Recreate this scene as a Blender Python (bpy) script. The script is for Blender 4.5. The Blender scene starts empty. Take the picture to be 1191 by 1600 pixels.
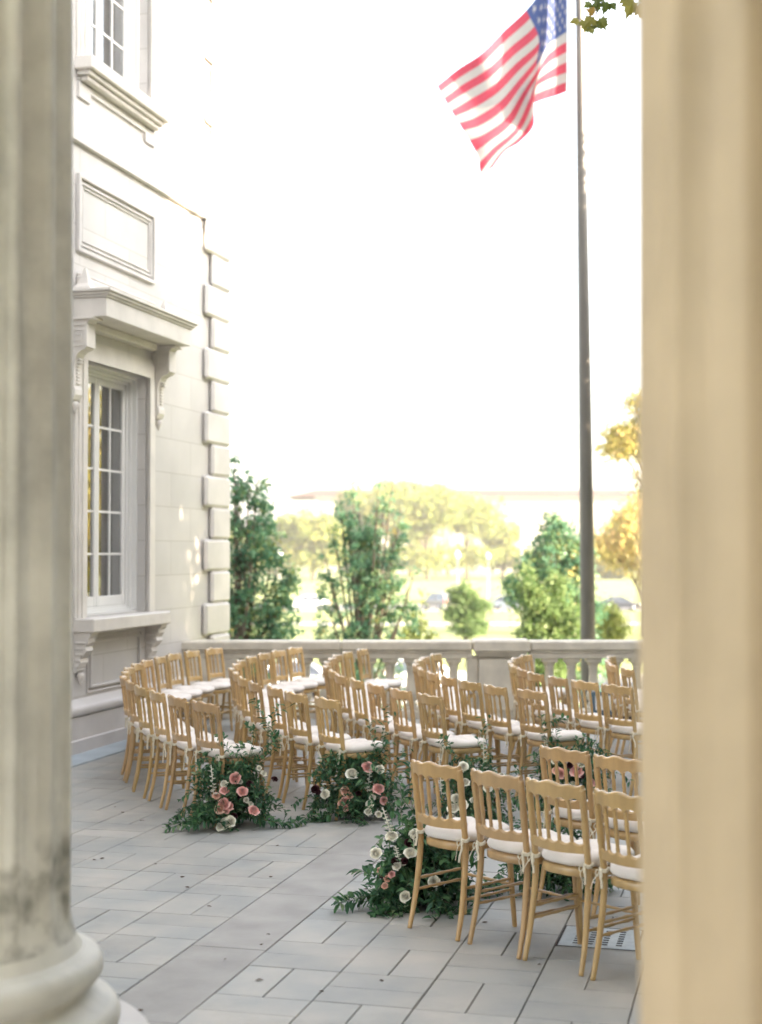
import bpy, math, random
import numpy as np
from mathutils import Vector, Matrix

rnd = random.Random(11)
nr = np.random.default_rng(7)
R = math.radians
sc = bpy.context.scene
COL = sc.collection

# ------------------------------------------------------------------ camera
PITCH = math.atan(62 / 2286.0)
EYE = 2.05
cam_d = bpy.data.cameras.new('camera')
cam = bpy.data.objects.new('camera', cam_d)
COL.objects.link(cam)
cam.location = (0, 0, EYE)
cam.rotation_euler = (math.pi / 2 + PITCH, 0, 0)
cam_d.sensor_fit = 'VERTICAL'
cam_d.sensor_height = 56.0
cam_d.lens = 80.0
cam_d.clip_start = 0.05
cam_d.clip_end = 5000
cam_d.dof.use_dof = True
cam_d.dof.focus_distance = 9.3
cam_d.dof.aperture_fstop = 2.5
sc.camera = cam

# ------------------------------------------------------------------ light
SUN_AZ, SUN_EL = R(-20), R(21)          # azimuth measured from +X towards +Y
SUN = Vector((math.cos(SUN_EL) * math.cos(SUN_AZ), math.cos(SUN_EL) * math.sin(SUN_AZ), math.sin(SUN_EL)))
world = bpy.data.worlds.new('World')
sc.world = world
world.use_nodes = True
wn = world.node_tree
bg = wn.nodes['Background']
sky = wn.nodes.new('ShaderNodeTexSky')
sky.sky_type = 'NISHITA'
sky.sun_disc = False
sky.sun_elevation = SUN_EL
sky.sun_rotation = math.pi / 2 - SUN_AZ
sky.air_density = 1.0
sky.dust_density = 3.5
sky.ozone_density = 0.6
hs = wn.nodes.new('ShaderNodeHueSaturation')
hs.inputs['Saturation'].default_value = 0.42
wn.links.new(sky.outputs[0], hs.inputs['Color'])
wn.links.new(hs.outputs[0], bg.inputs['Color'])
bg.inputs['Strength'].default_value = 0.15
sun_d = bpy.data.lights.new('sun', 'SUN')
sun_d.energy = 5.0
sun_d.angle = R(0.5)
sun_d.color = (1.0, 0.80, 0.58)
sun_o = bpy.data.objects.new('sun', sun_d)
COL.objects.link(sun_o)
sun_o.rotation_euler = SUN.to_track_quat('Z', 'Y').to_euler()
sc.view_settings.view_transform = 'Standard'
sc.view_settings.look = 'None'
sc.view_settings.gamma = 1.0
sc.view_settings.exposure = 2.86
sc.cycles.max_bounces = 8
sc.cycles.diffuse_bounces = 4
sc.cycles.transparent_max_bounces = 12
sc.cycles.volume_bounces = 0

# ------------------------------------------------------------------ pixel helpers (used to work out where things stood)
cp, sp_ = math.cos(PITCH), math.sin(PITCH)
def ray(u, v):
    x = (u - 595.5) / 2286.0; y = (800 - v) / 2286.0
    return Vector((x, cp - sp_ * y, sp_ + cp * y))
def at(u, v, Y):
    d = ray(u, v); k = Y / d.y
    return Vector((d.x * k, Y, EYE + d.z * k))
def ground(u, v, z=0.0):
    d = ray(u, v); k = (z - EYE) / d.z
    return Vector((d.x * k, d.y * k, z))

# ------------------------------------------------------------------ mesh builder
class MB:
    def __init__(s):
        s.v = []; s.f = []; s.m = []; s.sm = []; s.t = []
    def add(s, vs, fs, mat=0, smooth=False, tone=0.5):
        o = len(s.v)
        s.v.extend([tuple(p) for p in vs])
        for f in fs:
            s.f.append(tuple(i + o for i in f)); s.m.append(mat); s.sm.append(smooth); s.t.append(tone)
    def box(s, lo, hi, mat=0, M=None, bev=0.0, tone=0.5):
        x0, y0, z0 = lo; x1, y1, z1 = hi
        if bev <= 0:
            vs = [Vector(p) for p in ((x0,y0,z0),(x1,y0,z0),(x1,y1,z0),(x0,y1,z0),(x0,y0,z1),(x1,y0,z1),(x1,y1,z1),(x0,y1,z1))]
            fs = [(0,3,2,1),(4,5,6,7),(0,1,5,4),(1,2,6,5),(2,3,7,6),(3,0,4,7)]
        else:
            b = min(bev, (x1-x0)*.45, (y1-y0)*.45, (z1-z0)*.45)
            vs = []
            idx = {}
            for ax in range(3):
                for sx in (0,1):
                    for sy in (0,1):
                        for sz in (0,1):
                            sgn = (sx, sy, sz)
                            c = [(x0,x1)[sx], (y0,y1)[sy], (z0,z1)[sz]]
                            for a in range(3):
                                if a != ax: c[a] += b if sgn[a] == 0 else -b
                            idx[(ax,)+sgn] = len(vs); vs.append(Vector(c))
            I = idx; fs = []
            for ax in range(3):
                a1, a2 = [a for a in range(3) if a != ax]
                for sgn in (0,1):
                    q = []
                    for p, r_ in ((0,0),(1,0),(1,1),(0,1)):
                        k = [0,0,0]; k[ax] = sgn; k[a1] = p; k[a2] = r_
                        q.append(I[(ax,)+tuple(k)])
                    if (sgn == 0) != (ax == 1): q = q[::-1]
                    fs.append(tuple(q))
            for a3 in range(3):     # edges along a3
                a1, a2 = [a for a in range(3) if a != a3]
                for p in (0,1):
                    for r_ in (0,1):
                        k0=[0,0,0]; k0[a1]=p; k0[a2]=r_; k1=list(k0); k1[a3]=1
                        fs.append((I[(a1,)+tuple(k0)], I[(a1,)+tuple(k1)], I[(a2,)+tuple(k1)], I[(a2,)+tuple(k0)]))
            for sx in (0,1):
                for sy in (0,1):
                    for sz in (0,1):
                        fs.append((I[(0,sx,sy,sz)], I[(1,sx,sy,sz)], I[(2,sx,sy,sz)]))
        if M is not None: vs = [M @ p for p in vs]
        s.add(vs, fs, mat, False, tone)
    def lathe(s, prof, n=16, M=None, mat=0, cap=True, smooth=True):
        vs = []; fs = []
        for r, z in prof:
            for i in range(n):
                a = 2*math.pi*i/n
                vs.append(Vector((r*math.cos(a), r*math.sin(a), z)))
        for j in range(len(prof)-1):
            for i in range(n):
                k = (i+1) % n
                fs.append((j*n+i, j*n+k, (j+1)*n+k, (j+1)*n+i))
        if cap:
            fs.append(tuple(range(n-1,-1,-1))); fs.append(tuple((len(prof)-1)*n+i for i in range(n)))
        if M is not None: vs = [M @ p for p in vs]
        s.add(vs, fs, mat, smooth)
    def tube(s, pts, rad, n=8, mat=0, cap=True, smooth=True, flat=None):
        pts = [Vector(p) for p in pts]
        if not hasattr(rad, '__len__'): rad = [rad]*len(pts)
        vs = []; fs = []
        up = None
        for j, p in enumerate(pts):
            t = (pts[min(j+1,len(pts)-1)] - pts[max(j-1,0)]).normalized()
            if up is None:
                up = Vector((0,0,1)) if abs(t.z) < .9 else Vector((1,0,0))
            a = t.cross(up).normalized(); b = a.cross(t).normalized(); up = b
            for i in range(n):
                w = 2*math.pi*i/n
                fa = 1.0 if flat is None else flat
                vs.append(p + a*math.cos(w)*rad[j] + b*math.sin(w)*rad[j]*fa)
        for j in range(len(pts)-1):
            for i in range(n):
                k = (i+1) % n
                fs.append((j*n+i, j*n+k, (j+1)*n+k, (j+1)*n+i))
        if cap:
            fs.append(tuple(range(n-1,-1,-1))); fs.append(tuple((len(pts)-1)*n+i for i in range(n)))
        s.add(vs, fs, mat, smooth)
    def prism(s, poly, a, b, M=None, mat=0, tone=0.5):
        """poly: (x,z) outline, extruded along y from a to b"""
        n = len(poly)
        vs = [Vector((x, a, z)) for x, z in poly] + [Vector((x, b, z)) for x, z in poly]
        fs = [tuple(range(n)), tuple(range(2*n-1, n-1, -1))]
        for i in range(n):
            k = (i+1) % n
            fs.append((i, i+n, k+n, k))
        if M is not None: vs = [M @ p for p in vs]
        s.add(vs, fs, mat, False, tone)
    def mesh(s, name, mats):
        me = bpy.data.meshes.new(name)
        me.from_pydata(s.v, [], s.f)
        for m in (mats if isinstance(mats, (list, tuple)) else [mats]): me.materials.append(m)
        me.polygons.foreach_set('material_index', s.m)
        me.polygons.foreach_set('use_smooth', s.sm)
        at_ = me.attributes.new('tone', 'FLOAT', 'FACE'); at_.data.foreach_set('value', s.t)
        me.update()
        return me
    def build(s, name, mats, parent=None):
        o = bpy.data.objects.new(name, s.mesh(name, mats))
        COL.objects.link(o)
        if parent is not None: o.parent = parent
        return o

def tag(o, label=None, cat=None, group=None, kind=None):
    if label: o['label'] = label
    if cat: o['category'] = cat
    if group: o['group'] = group
    if kind: o['kind'] = kind
    return o
def empty(name, loc=(0,0,0), rz=0.0):
    o = bpy.data.objects.new(name, None); COL.objects.link(o)
    o.location = loc; o.rotation_euler = (0,0,rz); o.empty_display_size = .1
    return o
def kids(o): return [c for c in sc.objects if c.parent == o]

# ------------------------------------------------------------------ materials
def mat(name, col, rough=.6, var=.12, scale=6.0, bump=.0, bscale=40.0, spec=.4, metal=0.0, tone=0.0, col2=None, stain=0.0, trans=0.0, sheen=0.0, coords='Object', stretch=None):
    m = bpy.data.materials.new(name); m.use_nodes = True
    nt = m.node_tree; N = nt.nodes; L = nt.links
    b = N['Principled BSDF']; out = N['Material Output']
    b.inputs['Roughness'].default_value = rough
    b.inputs['Specular IOR Level'].default_value = spec
    b.inputs['Metallic'].default_value = metal
    if sheen: b.inputs['Sheen Weight'].default_value = sheen
    tc = N.new('ShaderNodeTexCoord')
    src = tc.outputs[coords]
    if stretch:
        mp = N.new('ShaderNodeMapping'); mp.inputs['Scale'].default_value = stretch
        L.new(src, mp.inputs[0]); src = mp.outputs[0]
    n1 = N.new('ShaderNodeTexNoise'); n1.inputs['Scale'].default_value = scale; n1.inputs['Detail'].default_value = 5
    L.new(src, n1.inputs['Vector'])
    mx = N.new('ShaderNodeMix'); mx.data_type = 'RGBA'
    c = Vector(col)
    c2 = Vector(col2) if col2 else c*(1-var*1.6)
    mx.inputs[6].default_value = (*c2, 1); mx.inputs[7].default_value = (*(c*(1+var*.5)), 1)
    rp = N.new('ShaderNodeMapRange'); rp.inputs[1].default_value = .3; rp.inputs[2].default_value = .7
    L.new(n1.outputs[0], rp.inputs[0]); L.new(rp.outputs[0], mx.inputs[0])
    colout = mx.outputs[2]
    if tone:
        at_ = N.new('ShaderNodeAttribute'); at_.attribute_name = 'tone'
        mr = N.new('ShaderNodeMapRange'); mr.inputs[3].default_value = 1-tone; mr.inputs[4].default_value = 1+tone
        L.new(at_.outputs['Fac'], mr.inputs[0])
        vm = N.new('ShaderNodeVectorMath'); vm.operation = 'SCALE'
        L.new(colout, vm.inputs[0]); L.new(mr.outputs[0], vm.inputs['Scale']); colout = vm.outputs[0]
    if stain:
        n2 = N.new('ShaderNodeTexNoise'); n2.inputs['Scale'].default_value = scale*.35; n2.inputs['Detail'].default_value = 8; n2.inputs['Roughness'].default_value = .7
        L.new(src, n2.inputs['Vector'])
        r2 = N.new('ShaderNodeMapRange'); r2.inputs[1].default_value = .52; r2.inputs[2].default_value = .75; r2.inputs[4].default_value = stain
        L.new(n2.outputs[0], r2.inputs[0])
        m2 = N.new('ShaderNodeMix'); m2.data_type = 'RGBA'
        m2.inputs[7].default_value = (*(c*.45), 1)
        L.new(r2.outputs[0], m2.inputs[0]); L.new(colout, m2.inputs[6]); colout = m2.outputs[2]
    L.new(colout, b.inputs['Base Color'])
    if bump:
        n3 = N.new('ShaderNodeTexNoise'); n3.inputs['Scale'].default_value = bscale; n3.inputs['Detail'].default_value = 4
        L.new(src, n3.inputs['Vector'])
        bp = N.new('ShaderNodeBump'); bp.inputs['Strength'].default_value = bump; bp.inputs['Distance'].default_value = .01
        L.new(n3.outputs[0], bp.inputs['Height']); L.new(bp.outputs[0], b.inputs['Normal'])
    if trans:
        tr = N.new('ShaderNodeBsdfTranslucent'); L.new(colout, tr.inputs['Color'])
        ms = N.new('ShaderNodeMixShader'); ms.inputs[0].default_value = trans
        L.new(b.outputs[0], ms.inputs[1]); L.new(tr.outputs[0], ms.inputs[2]); L.new(ms.outputs[0], out.inputs['Surface'])
    return m

def vary(m, amt):
    nt = m.node_tree; N = nt.nodes; L = nt.links; b = N['Principled BSDF']
    oi = N.new('ShaderNodeObjectInfo'); vm = N.new('ShaderNodeVectorMath'); vm.operation = 'MULTIPLY'
    L.new(b.inputs['Base Color'].links[0].from_socket, vm.inputs[0]); L.new(oi.outputs['Color'], vm.inputs[1]); L.new(vm.outputs[0], b.inputs['Base Color'])
def leafmat(name, cols, trans=.4, rough=.5):
    """cols: list of (pos, rgb) picked by each leaf's own tone attribute"""
    m = bpy.data.materials.new(name); m.use_nodes = True
    nt = m.node_tree; N = nt.nodes; L = nt.links
    b = N['Principled BSDF']; out = N['Material Output']
    b.inputs['Roughness'].default_value = rough; b.inputs['Specular IOR Level'].default_value = .35
    a = N.new('ShaderNodeAttribute'); a.attribute_name = 'tone'
    r = N.new('ShaderNodeValToRGB')
    while len(r.color_ramp.elements) < len(cols): r.color_ramp.elements.new(.5)
    for e, (p, c) in zip(r.color_ramp.elements, cols):
        e.position = p; e.color = (*c, 1)
    L.new(a.outputs['Fac'], r.inputs[0]); L.new(r.outputs[0], b.inputs['Base Color'])
    tr = N.new('ShaderNodeBsdfTranslucent'); L.new(r.outputs[0], tr.inputs['Color'])
    ms = N.new('ShaderNodeMixShader'); ms.inputs[0].default_value = trans
    L.new(b.outputs[0], ms.inputs[1]); L.new(tr.outputs[0], ms.inputs[2]); L.new(ms.outputs[0], out.inputs['Surface'])
    return m

M_marble = mat('white_marble', (.62,.588,.56), .5, .10, 1.5, .12, 30, stain=.22)
M_trim = mat('carved_marble', (.66,.62,.575), .5, .07, 4, .15, 40, stain=.18)
M_balu = mat('weathered_marble', (.66,.60,.50), .6, .12, 5, .3, 50, stain=.45)
M_colL = mat('shaded_column_marble', (.80,.775,.70), .55, .18, 3, .2, 40, stain=.7)
def base_grime(m, z0, z1):
    # dirt collected low on the shaft, in and round the ends of the flutes
    nt = m.node_tree; N = nt.nodes; L = nt.links; b = N['Principled BSDF']
    tc = N.new('ShaderNodeTexCoord'); sx = N.new('ShaderNodeSeparateXYZ'); L.new(tc.outputs['Object'], sx.inputs[0])
    up = N.new('ShaderNodeMapRange'); up.interpolation_type = 'SMOOTHSTEP'; up.inputs[1].default_value = z1+.12; up.inputs[2].default_value = z1
    L.new(sx.outputs[2], up.inputs[0])
    nz = N.new('ShaderNodeTexNoise'); nz.inputs['Scale'].default_value = 7; nz.inputs['Detail'].default_value = 4; L.new(tc.outputs['Object'], nz.inputs['Vector'])
    r = N.new('ShaderNodeMapRange'); r.inputs[1].default_value = .42; r.inputs[2].default_value = .62; r.inputs[4].default_value = .75; L.new(nz.outputs[0], r.inputs[0])
    mu = N.new('ShaderNodeMath'); mu.operation = 'MULTIPLY'; L.new(up.outputs[0], mu.inputs[0]); L.new(r.outputs[0], mu.inputs[1])
    lo = N.new('ShaderNodeMath'); lo.operation = 'GREATER_THAN'; lo.inputs[1].default_value = z0; L.new(sx.outputs[2], lo.inputs[0])
    m2 = N.new('ShaderNodeMath'); m2.operation = 'MULTIPLY'; L.new(mu.outputs[0], m2.inputs[0]); L.new(lo.outputs[0], m2.inputs[1])
    mx = N.new('ShaderNodeMix'); mx.data_type = 'RGBA'; mx.inputs[7].default_value = (.16,.155,.12,1)
    L.new(m2.outputs[0], mx.inputs[0]); L.new(b.inputs['Base Color'].links[0].from_socket, mx.inputs[6]); L.new(mx.outputs[2], b.inputs['Base Color'])
base_grime(M_colL, .74, 1.02)
M_colR = mat('warm_bounce_stone', (.47,.355,.225), .6, .12, 2.5, .1, 30)  # tan tint holds the warm bounce light from the sunlit surroundings
M_porch = mat('porch_plaster', (.80,.75,.66), .8, .05, 2)
M_pave = mat('bluestone', (.38,.363,.328), .62, .20, 2.1, .25, 60, tone=.075, col2=(.29,.305,.30), stain=.5, spec=.35)
M_strip = mat('granite_band', (.345,.335,.315), .62, .12, 3.5, .25, 60, tone=.08, stain=.2, spec=.35)
M_border = mat('blue_slate_border', (.38,.43,.46), .6, .1, 3, .2, 50, tone=.08, stain=.1)
M_joint = mat('joint_mortar', (.26,.25,.235), .9, .2, 20)
M_gold = mat('gold_painted_wood', (.56,.365,.16), .33, .12, 14, .06, 60, spec=.5, stretch=(1,1,.3))
vary(M_gold, .10)
M_gold.node_tree.nodes['Principled BSDF'].inputs['Coat Weight'].default_value = .5
M_gold.node_tree.nodes['Principled BSDF'].inputs['Coat Roughness'].default_value = .18
M_cush = mat('ivory_cotton', (.80,.74,.68), .85, .03, 5, .12, 26, spec=.2, sheen=.2)
M_tie = mat('cream_ribbon', (.78,.72,.58), .8, .05, 20)
M_wood_white = mat('white_painted_wood', (.70,.69,.67), .4, .02, 3)
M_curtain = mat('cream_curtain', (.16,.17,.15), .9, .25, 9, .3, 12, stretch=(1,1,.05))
M_blind = mat('grey_blind', (.42,.46,.47), .7, .05, 3)
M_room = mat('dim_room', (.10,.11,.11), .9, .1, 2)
M_pole = mat('brushed_bronze_pole', (.11,.10,.09), .42, .15, 6, spec=.5, metal=.2, stretch=(1,1,.2))
M_grate = mat('galvanised_grate', (.42,.47,.49), .45, .1, 20, metal=.35)
M_dark = mat('dark_slot', (.03,.03,.03), .8, .1, 5)
M_bark = mat('tree_bark', (.13,.10,.075), .9, .3, 12, .5, 20)
M_stem = mat('green_stem', (.09,.12,.045), .7, .2, 12)
M_debris = mat('dry_leaf_bit', (.11,.075,.05), .8, .3, 30)
M_navy = mat('blue_case', (.09,.15,.20), .5, .1, 10)
M_paper = mat('white_panel', (.80,.80,.78), .6, .02, 5)
M_black = mat('black_rubber', (.025,.025,.028), .6, .1, 8)
M_leafA = leafmat('arrangement_leaf', [(0,(.03,.085,.045)),(.45,(.06,.16,.075)),(.75,(.13,.26,.11)),(1,(.30,.38,.22))], .3, .42)
M_petal_p = mat('pink_petal', (.86,.52,.47), .6, .12, 18, tone=.32, trans=.25)
M_petal_w = mat('ivory_petal', (.84,.81,.70), .6, .06, 18, tone=.28, trans=.25)
M_petal_b = mat('blush_petal', (.85,.56,.44), .6, .12, 18, tone=.30, trans=.25)
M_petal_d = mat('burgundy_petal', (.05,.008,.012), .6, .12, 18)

# ------------------------------------------------------------------ terrace and paving
TH = math.atan((1180 - 595.5) / 2286.0)          # the house wall recedes at this angle
D = Vector((math.sin(TH), math.cos(TH), 0)); E_ = Vector((math.cos(TH), -math.sin(TH), 0))
def wl(s, t, z=0.0):                               # wall coordinates: s along the wall, t out of it
    return D*s + E_*t + Vector((0,0,z))
T_WALL = -7.05 * math.cos(TH)
M_W = Matrix(((D.x, -E_.x, 0, 0), (D.y, -E_.y, 0, 0), (0, 0, 1, 0), (0, 0, 0, 1)))   # x=s, y=-t
FAR = 18.42
def clip_far(mb_pts): return all(p.y < FAR and p.x < 11.5 for p in mb_pts)

b = MB(); b.box((-9, -6, -4.2), (12, FAR, -.014)); tag(b.build('terrace', M_joint), kind='structure')
pv = MB()
def slab(s0, s1, t0, t1, m, tone):
    g = .0018 + rnd.random()*.002; be = .003
    z = rnd.uniform(-.0015, .0015)
    def rect(gg): return [(s0+gg,t0+gg),(s1-gg,t0+gg),(s1-gg,t1-gg),(s0+gg,t1-gg)]
    lo = [wl(a, c, -.02) for a, c in rect(g)]; mi = [wl(a, c, z-.004) for a, c in rect(g)]; hi = [wl(a, c, z) for a, c in rect(g+be)]
    if not clip_far(lo) or lo[0].y < 2: return
    pv.add(lo+mi+hi, [(8,9,10,11)[::-1]]+[(i,i+4,(i+1)%4+4,(i+1)%4) for i in range(4)]+[(i+4,i+8,(i+1)%4+8,(i+1)%4+4) for i in range(4)], m, False, tone)
def weave(t0, n, md, s0=-4, s1=21):
    for i in range(n):
        ta = t0 + i*md
        for j in range(int((s1-s0)/md)):
            sa = s0 + j*md
            if (i+j) % 2:
                for k in (0,1): slab(sa+k*md/2, sa+(k+1)*md/2, ta, ta+md, 0, rnd.random())
            else:
                for k in (0,1): slab(sa, sa+md, ta+k*md/2, ta+(k+1)*md/2, 0, rnd.random())
ts0, ts1 = -2.86, -2.45
for j in range(21): slab(-3.6+j*1.2, -2.4+j*1.2, ts0, ts1, 1, rnd.random())
tb = T_WALL + .53
weave(ts0 - 7*(ts0-tb)/7, 7, (ts0-tb)/7)
weave(ts1, 27, .475)
for j in range(18): slab(-3+j*1.35, -1.65+j*1.35, T_WALL-.1, T_WALL+.50, 2, rnd.random())
tag(pv.build('paving', [M_pave, M_strip, M_border]), kind='structure')

# ------------------------------------------------------------------ house
def wY(u, x0=7.05): return x0*2286/(1180-u)
def wS(Y): return Y/math.cos(TH) + 0.0            # rough: s for a point on the wall at depth Y
def s_of(u, out=0.0):                              # s coordinate where pixel column u meets the plane 'out' in front of the wall
    t = T_WALL + out
    k = (u-595.5)/2286.0
    # point = D*s+E*t ; x = k*y
    return (t*(k*E_.y - E_.x)) / (D.x - k*D.y)
def z_of(u, v, out=0.0):
    s = s_of(u, out); y = s*D.y + (T_WALL+out)*E_.y
    return at(u, v, y).z
house = empty('stone_building', wl(s_of(200), T_WALL))
tag(house, 'white marble building with quoined corner and tall hooded window on the left', 'building')
HM = Matrix.Translation(-Vector(house.location)) @ M_W          # wall coords (s, -t, z) into the house's own frame
def hb(lo_s, hi_s, o0, o1, z0, z1, mb, m=0, bev=0.0):
    mb.box((lo_s, -(T_WALL+o1), z0), (hi_s, -(T_WALL+o0), z1), m, HM, bev)
S_END = s_of(361, .075)-.05                                   # far corner
S_NEAR = 5.0
Sc = s_of(180.5, 0)                                 # window centre
Sc = 14.89
OW = .82                                           # half opening
TOP = 13.5
# wall body with two openings
def wall_mat():
    m = mat('ashlar_marble', (.60,.57,.543), .5, .10, .9, .1, 30, stain=.2)
    nt = m.node_tree; N = nt.nodes; L = nt.links
    b = N['Principled BSDF']
    tc = N.new('ShaderNodeTexCoord')
    mp = N.new('ShaderNodeMapping'); mp.vector_type = 'POINT'
    mp.inputs['Rotation'].default_value = (0, 0, 0)
    br = N.new('ShaderNodeTexBrick')
    br.inputs['Scale'].default_value = 1; br.inputs['Mortar Size'].default_value = .005; br.inputs['Mortar Smooth'].default_value = .3
    br.inputs['Brick Width'].default_value = 1.25; br.inputs['Row Height'].default_value = .41
    br.inputs['Color1'].default_value = (1,1,1,1); br.inputs['Color2'].default_value = (.91,.92,.925,1); br.inputs['Mortar'].default_value = (.66,.64,.60,1)
    # rotate the object frame so that x runs along the wall and y upwards
    dx = N.new('ShaderNodeVectorMath'); dx.operation = 'DOT_PRODUCT'; dx.inputs[1].default_value = tuple(D)
    sp = N.new('ShaderNodeSeparateXYZ'); cb = N.new('ShaderNodeCombineXYZ')
    ad = N.new('ShaderNodeMath'); ad.operation = 'ADD'; ad.inputs[1].default_value = .28
    L.new(tc.outputs['Object'], dx.inputs[0]); L.new(tc.outputs['Object'], sp.inputs[0])
    L.new(dx.outputs['Value'], cb.inputs[0]); L.new(sp.outputs[2], ad.inputs[0]); L.new(ad.outputs[0], cb.inputs[1])
    L.new(cb.outputs[0], br.inputs['Vector'])
    ml = N.new('ShaderNodeMix'); ml.data_type = 'RGBA'; ml.blend_type = 'MULTIPLY'; ml.inputs[0].default_value = 1
    old = b.inputs['Base Color'].links[0].from_socket
    L.new(old, ml.inputs[6]); L.new(br.outputs['Color'], ml.inputs[7]); L.new(ml.outputs[2], b.inputs['Base Color'])
    return m
M_ashlar = wall_mat()
z_s1, z_h1 = 1.36, 4.06      # lower opening
z_s2, z_h2 = 7.22, 9.9       # upper opening
a0, a1 = Sc-OW, Sc+OW
w = MB()
DEP = .6
hb(S_NEAR, a0, -DEP, 0, -.1, TOP, w); hb(a1, S_END-.02, -DEP, 0, -.1, TOP, w)
hb(a0, a1, -DEP, 0, -.1, z_s1, w); hb(a0, a1, -DEP, 0, z_h1, z_s2, w); hb(a0, a1, -DEP, 0, z_h2, TOP, w)
hb(S_END-.62, S_END-.02, -9, -DEP, -4, TOP, w)      # return wall round the corner
hb(S_NEAR, S_END-.02, -DEP, 0, -4, -.1, w)
w.build('wall', M_ashlar, house)
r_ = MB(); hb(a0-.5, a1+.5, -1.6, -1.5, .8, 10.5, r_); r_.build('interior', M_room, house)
# plinth
p = MB()
hb(S_NEAR, S_END-.0, 0, .16, -.02, .13, p, 0, .004)
hb(S_NEAR, S_END-.0, 0, .12, .13, .36, p)
prof = []
for k in range(9):
    a = -math.pi/2 + math.pi*k/8*.85
    prof.append((.115+.035*math.cos(a), .42+.055*math.sin(a)))
prof = [(0,.36)] + [(x, z) for x, z in prof] + [(.05,.50),(0,.52)]
# extrude the base moulding along the wall
def extrude_profile(prof, s0, s1, mb, m=0):
    n = len(prof)
    vs = [HM @ Vector((s0, -(T_WALL+x), z)) for x, z in prof] + [HM @ Vector((s1, -(T_WALL+x), z)) for x, z in prof]
    fs = [tuple(range(n)), tuple(range(2*n-1, n-1, -1))] + [(i, i+n, (i+1)%n+n, (i+1)%n) for i in range(n)]
    mb.add(vs, [f[::-1] for f in fs], m)
extrude_profile(prof, S_NEAR, S_END, p)
p.build('plinth', M_marble, house)
# belt course
bc = MB(); hb(S_NEAR, S_END+.04, 0, .055, 6.31, 6.74, bc, 0, .006); bc.build('belt_course', M_marble, house)
# quoins
zq = 6.31; k = 0
while zq > .55:
    z1 = zq; z0 = zq-.41
    ln = S_END - s_of(315) if k % 2 == 0 else S_END - s_of(325)
    q = MB(); 
    hb(S_END-ln, S_END+.05, .001, .075, max(z0,.53)+.002, z1-.002, q, 0, .045)
    hb(S_END-.021, S_END+.05, -.7, -.01, max(z0,.53)+.002, z1-.002, q, 0, .045)
    q.build('quoin', M_marble, house)
    zq -= .41; k += 1
zq = 6.75; k = 0
while zq < TOP-.4:
    ln = S_END - s_of(315) if k % 2 == 0 else S_END - s_of(325)
    q = MB(); hb(S_END-ln, S_END+.05, .001, .075, zq+.002, zq+.408, q, 0, .045)
    hb(S_END-.021, S_END+.05, -.7, -.01, zq+.002, zq+.408, q, 0, .045)
    q.build('quoin', M_marble, house)
    zq += .41; k += 1
# architraves (stepped frame round an opening)
def architrave(z0, z1, nm):
    f = MB()
    for i, (wd, pr) in enumerate(((.22,.03),(.165,.045),(.10,.062),(.04,.035))):
        for sgn in (-1,1):
            x0 = Sc+sgn*OW; x1 = Sc+sgn*(OW+wd)
            hb(min(x0,x1), max(x0,x1), .001, pr, z0, z1, f)
        hb(Sc-OW-wd, Sc+OW+wd, .001, pr-.001, z1, z1+wd, f)
    return f.build(nm, M_trim, house)
architrave(z_s1, z_h1, 'window_architrave')
architrave(z_s2, z_h2, 'window_architrave')
# windows
def glassmat(name, tint, fres):
    m = bpy.data.materials.new(name); m.use_nodes = True
    nt = m.node_tree; N = nt.nodes; L = nt.links
    N.remove(N['Principled BSDF'])
    tr = N.new('ShaderNodeBsdfTransparent'); tr.inputs[0].default_value = (*tint,1)
    gl = N.new('ShaderNodeBsdfGlossy'); gl.inputs['Roughness'].default_value = .015
    fr = N.new('ShaderNodeFresnel'); fr.inputs[0].default_value = fres
    nz = N.new('ShaderNodeTexNoise'); nz.inputs['Scale'].default_value = 2.2
    bp = N.new('ShaderNodeBump'); bp.inputs['Strength'].default_value = .16
    L.new(nz.outputs[0], bp.inputs['Height']); L.new(bp.outputs[0], gl.inputs['Normal'])
    ms = N.new('ShaderNodeMixShader')
    L.new(fr.outputs[0], ms.inputs[0]); L.new(tr.outputs[0], ms.inputs[1]); L.new(gl.outputs[0], ms.inputs[2])
    L.new(ms.outputs[0], N['Material Output'].inputs['Surface'])
    return m
M_glass = glassmat('window_glass', (.80,.85,.84), 6.0)
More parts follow.
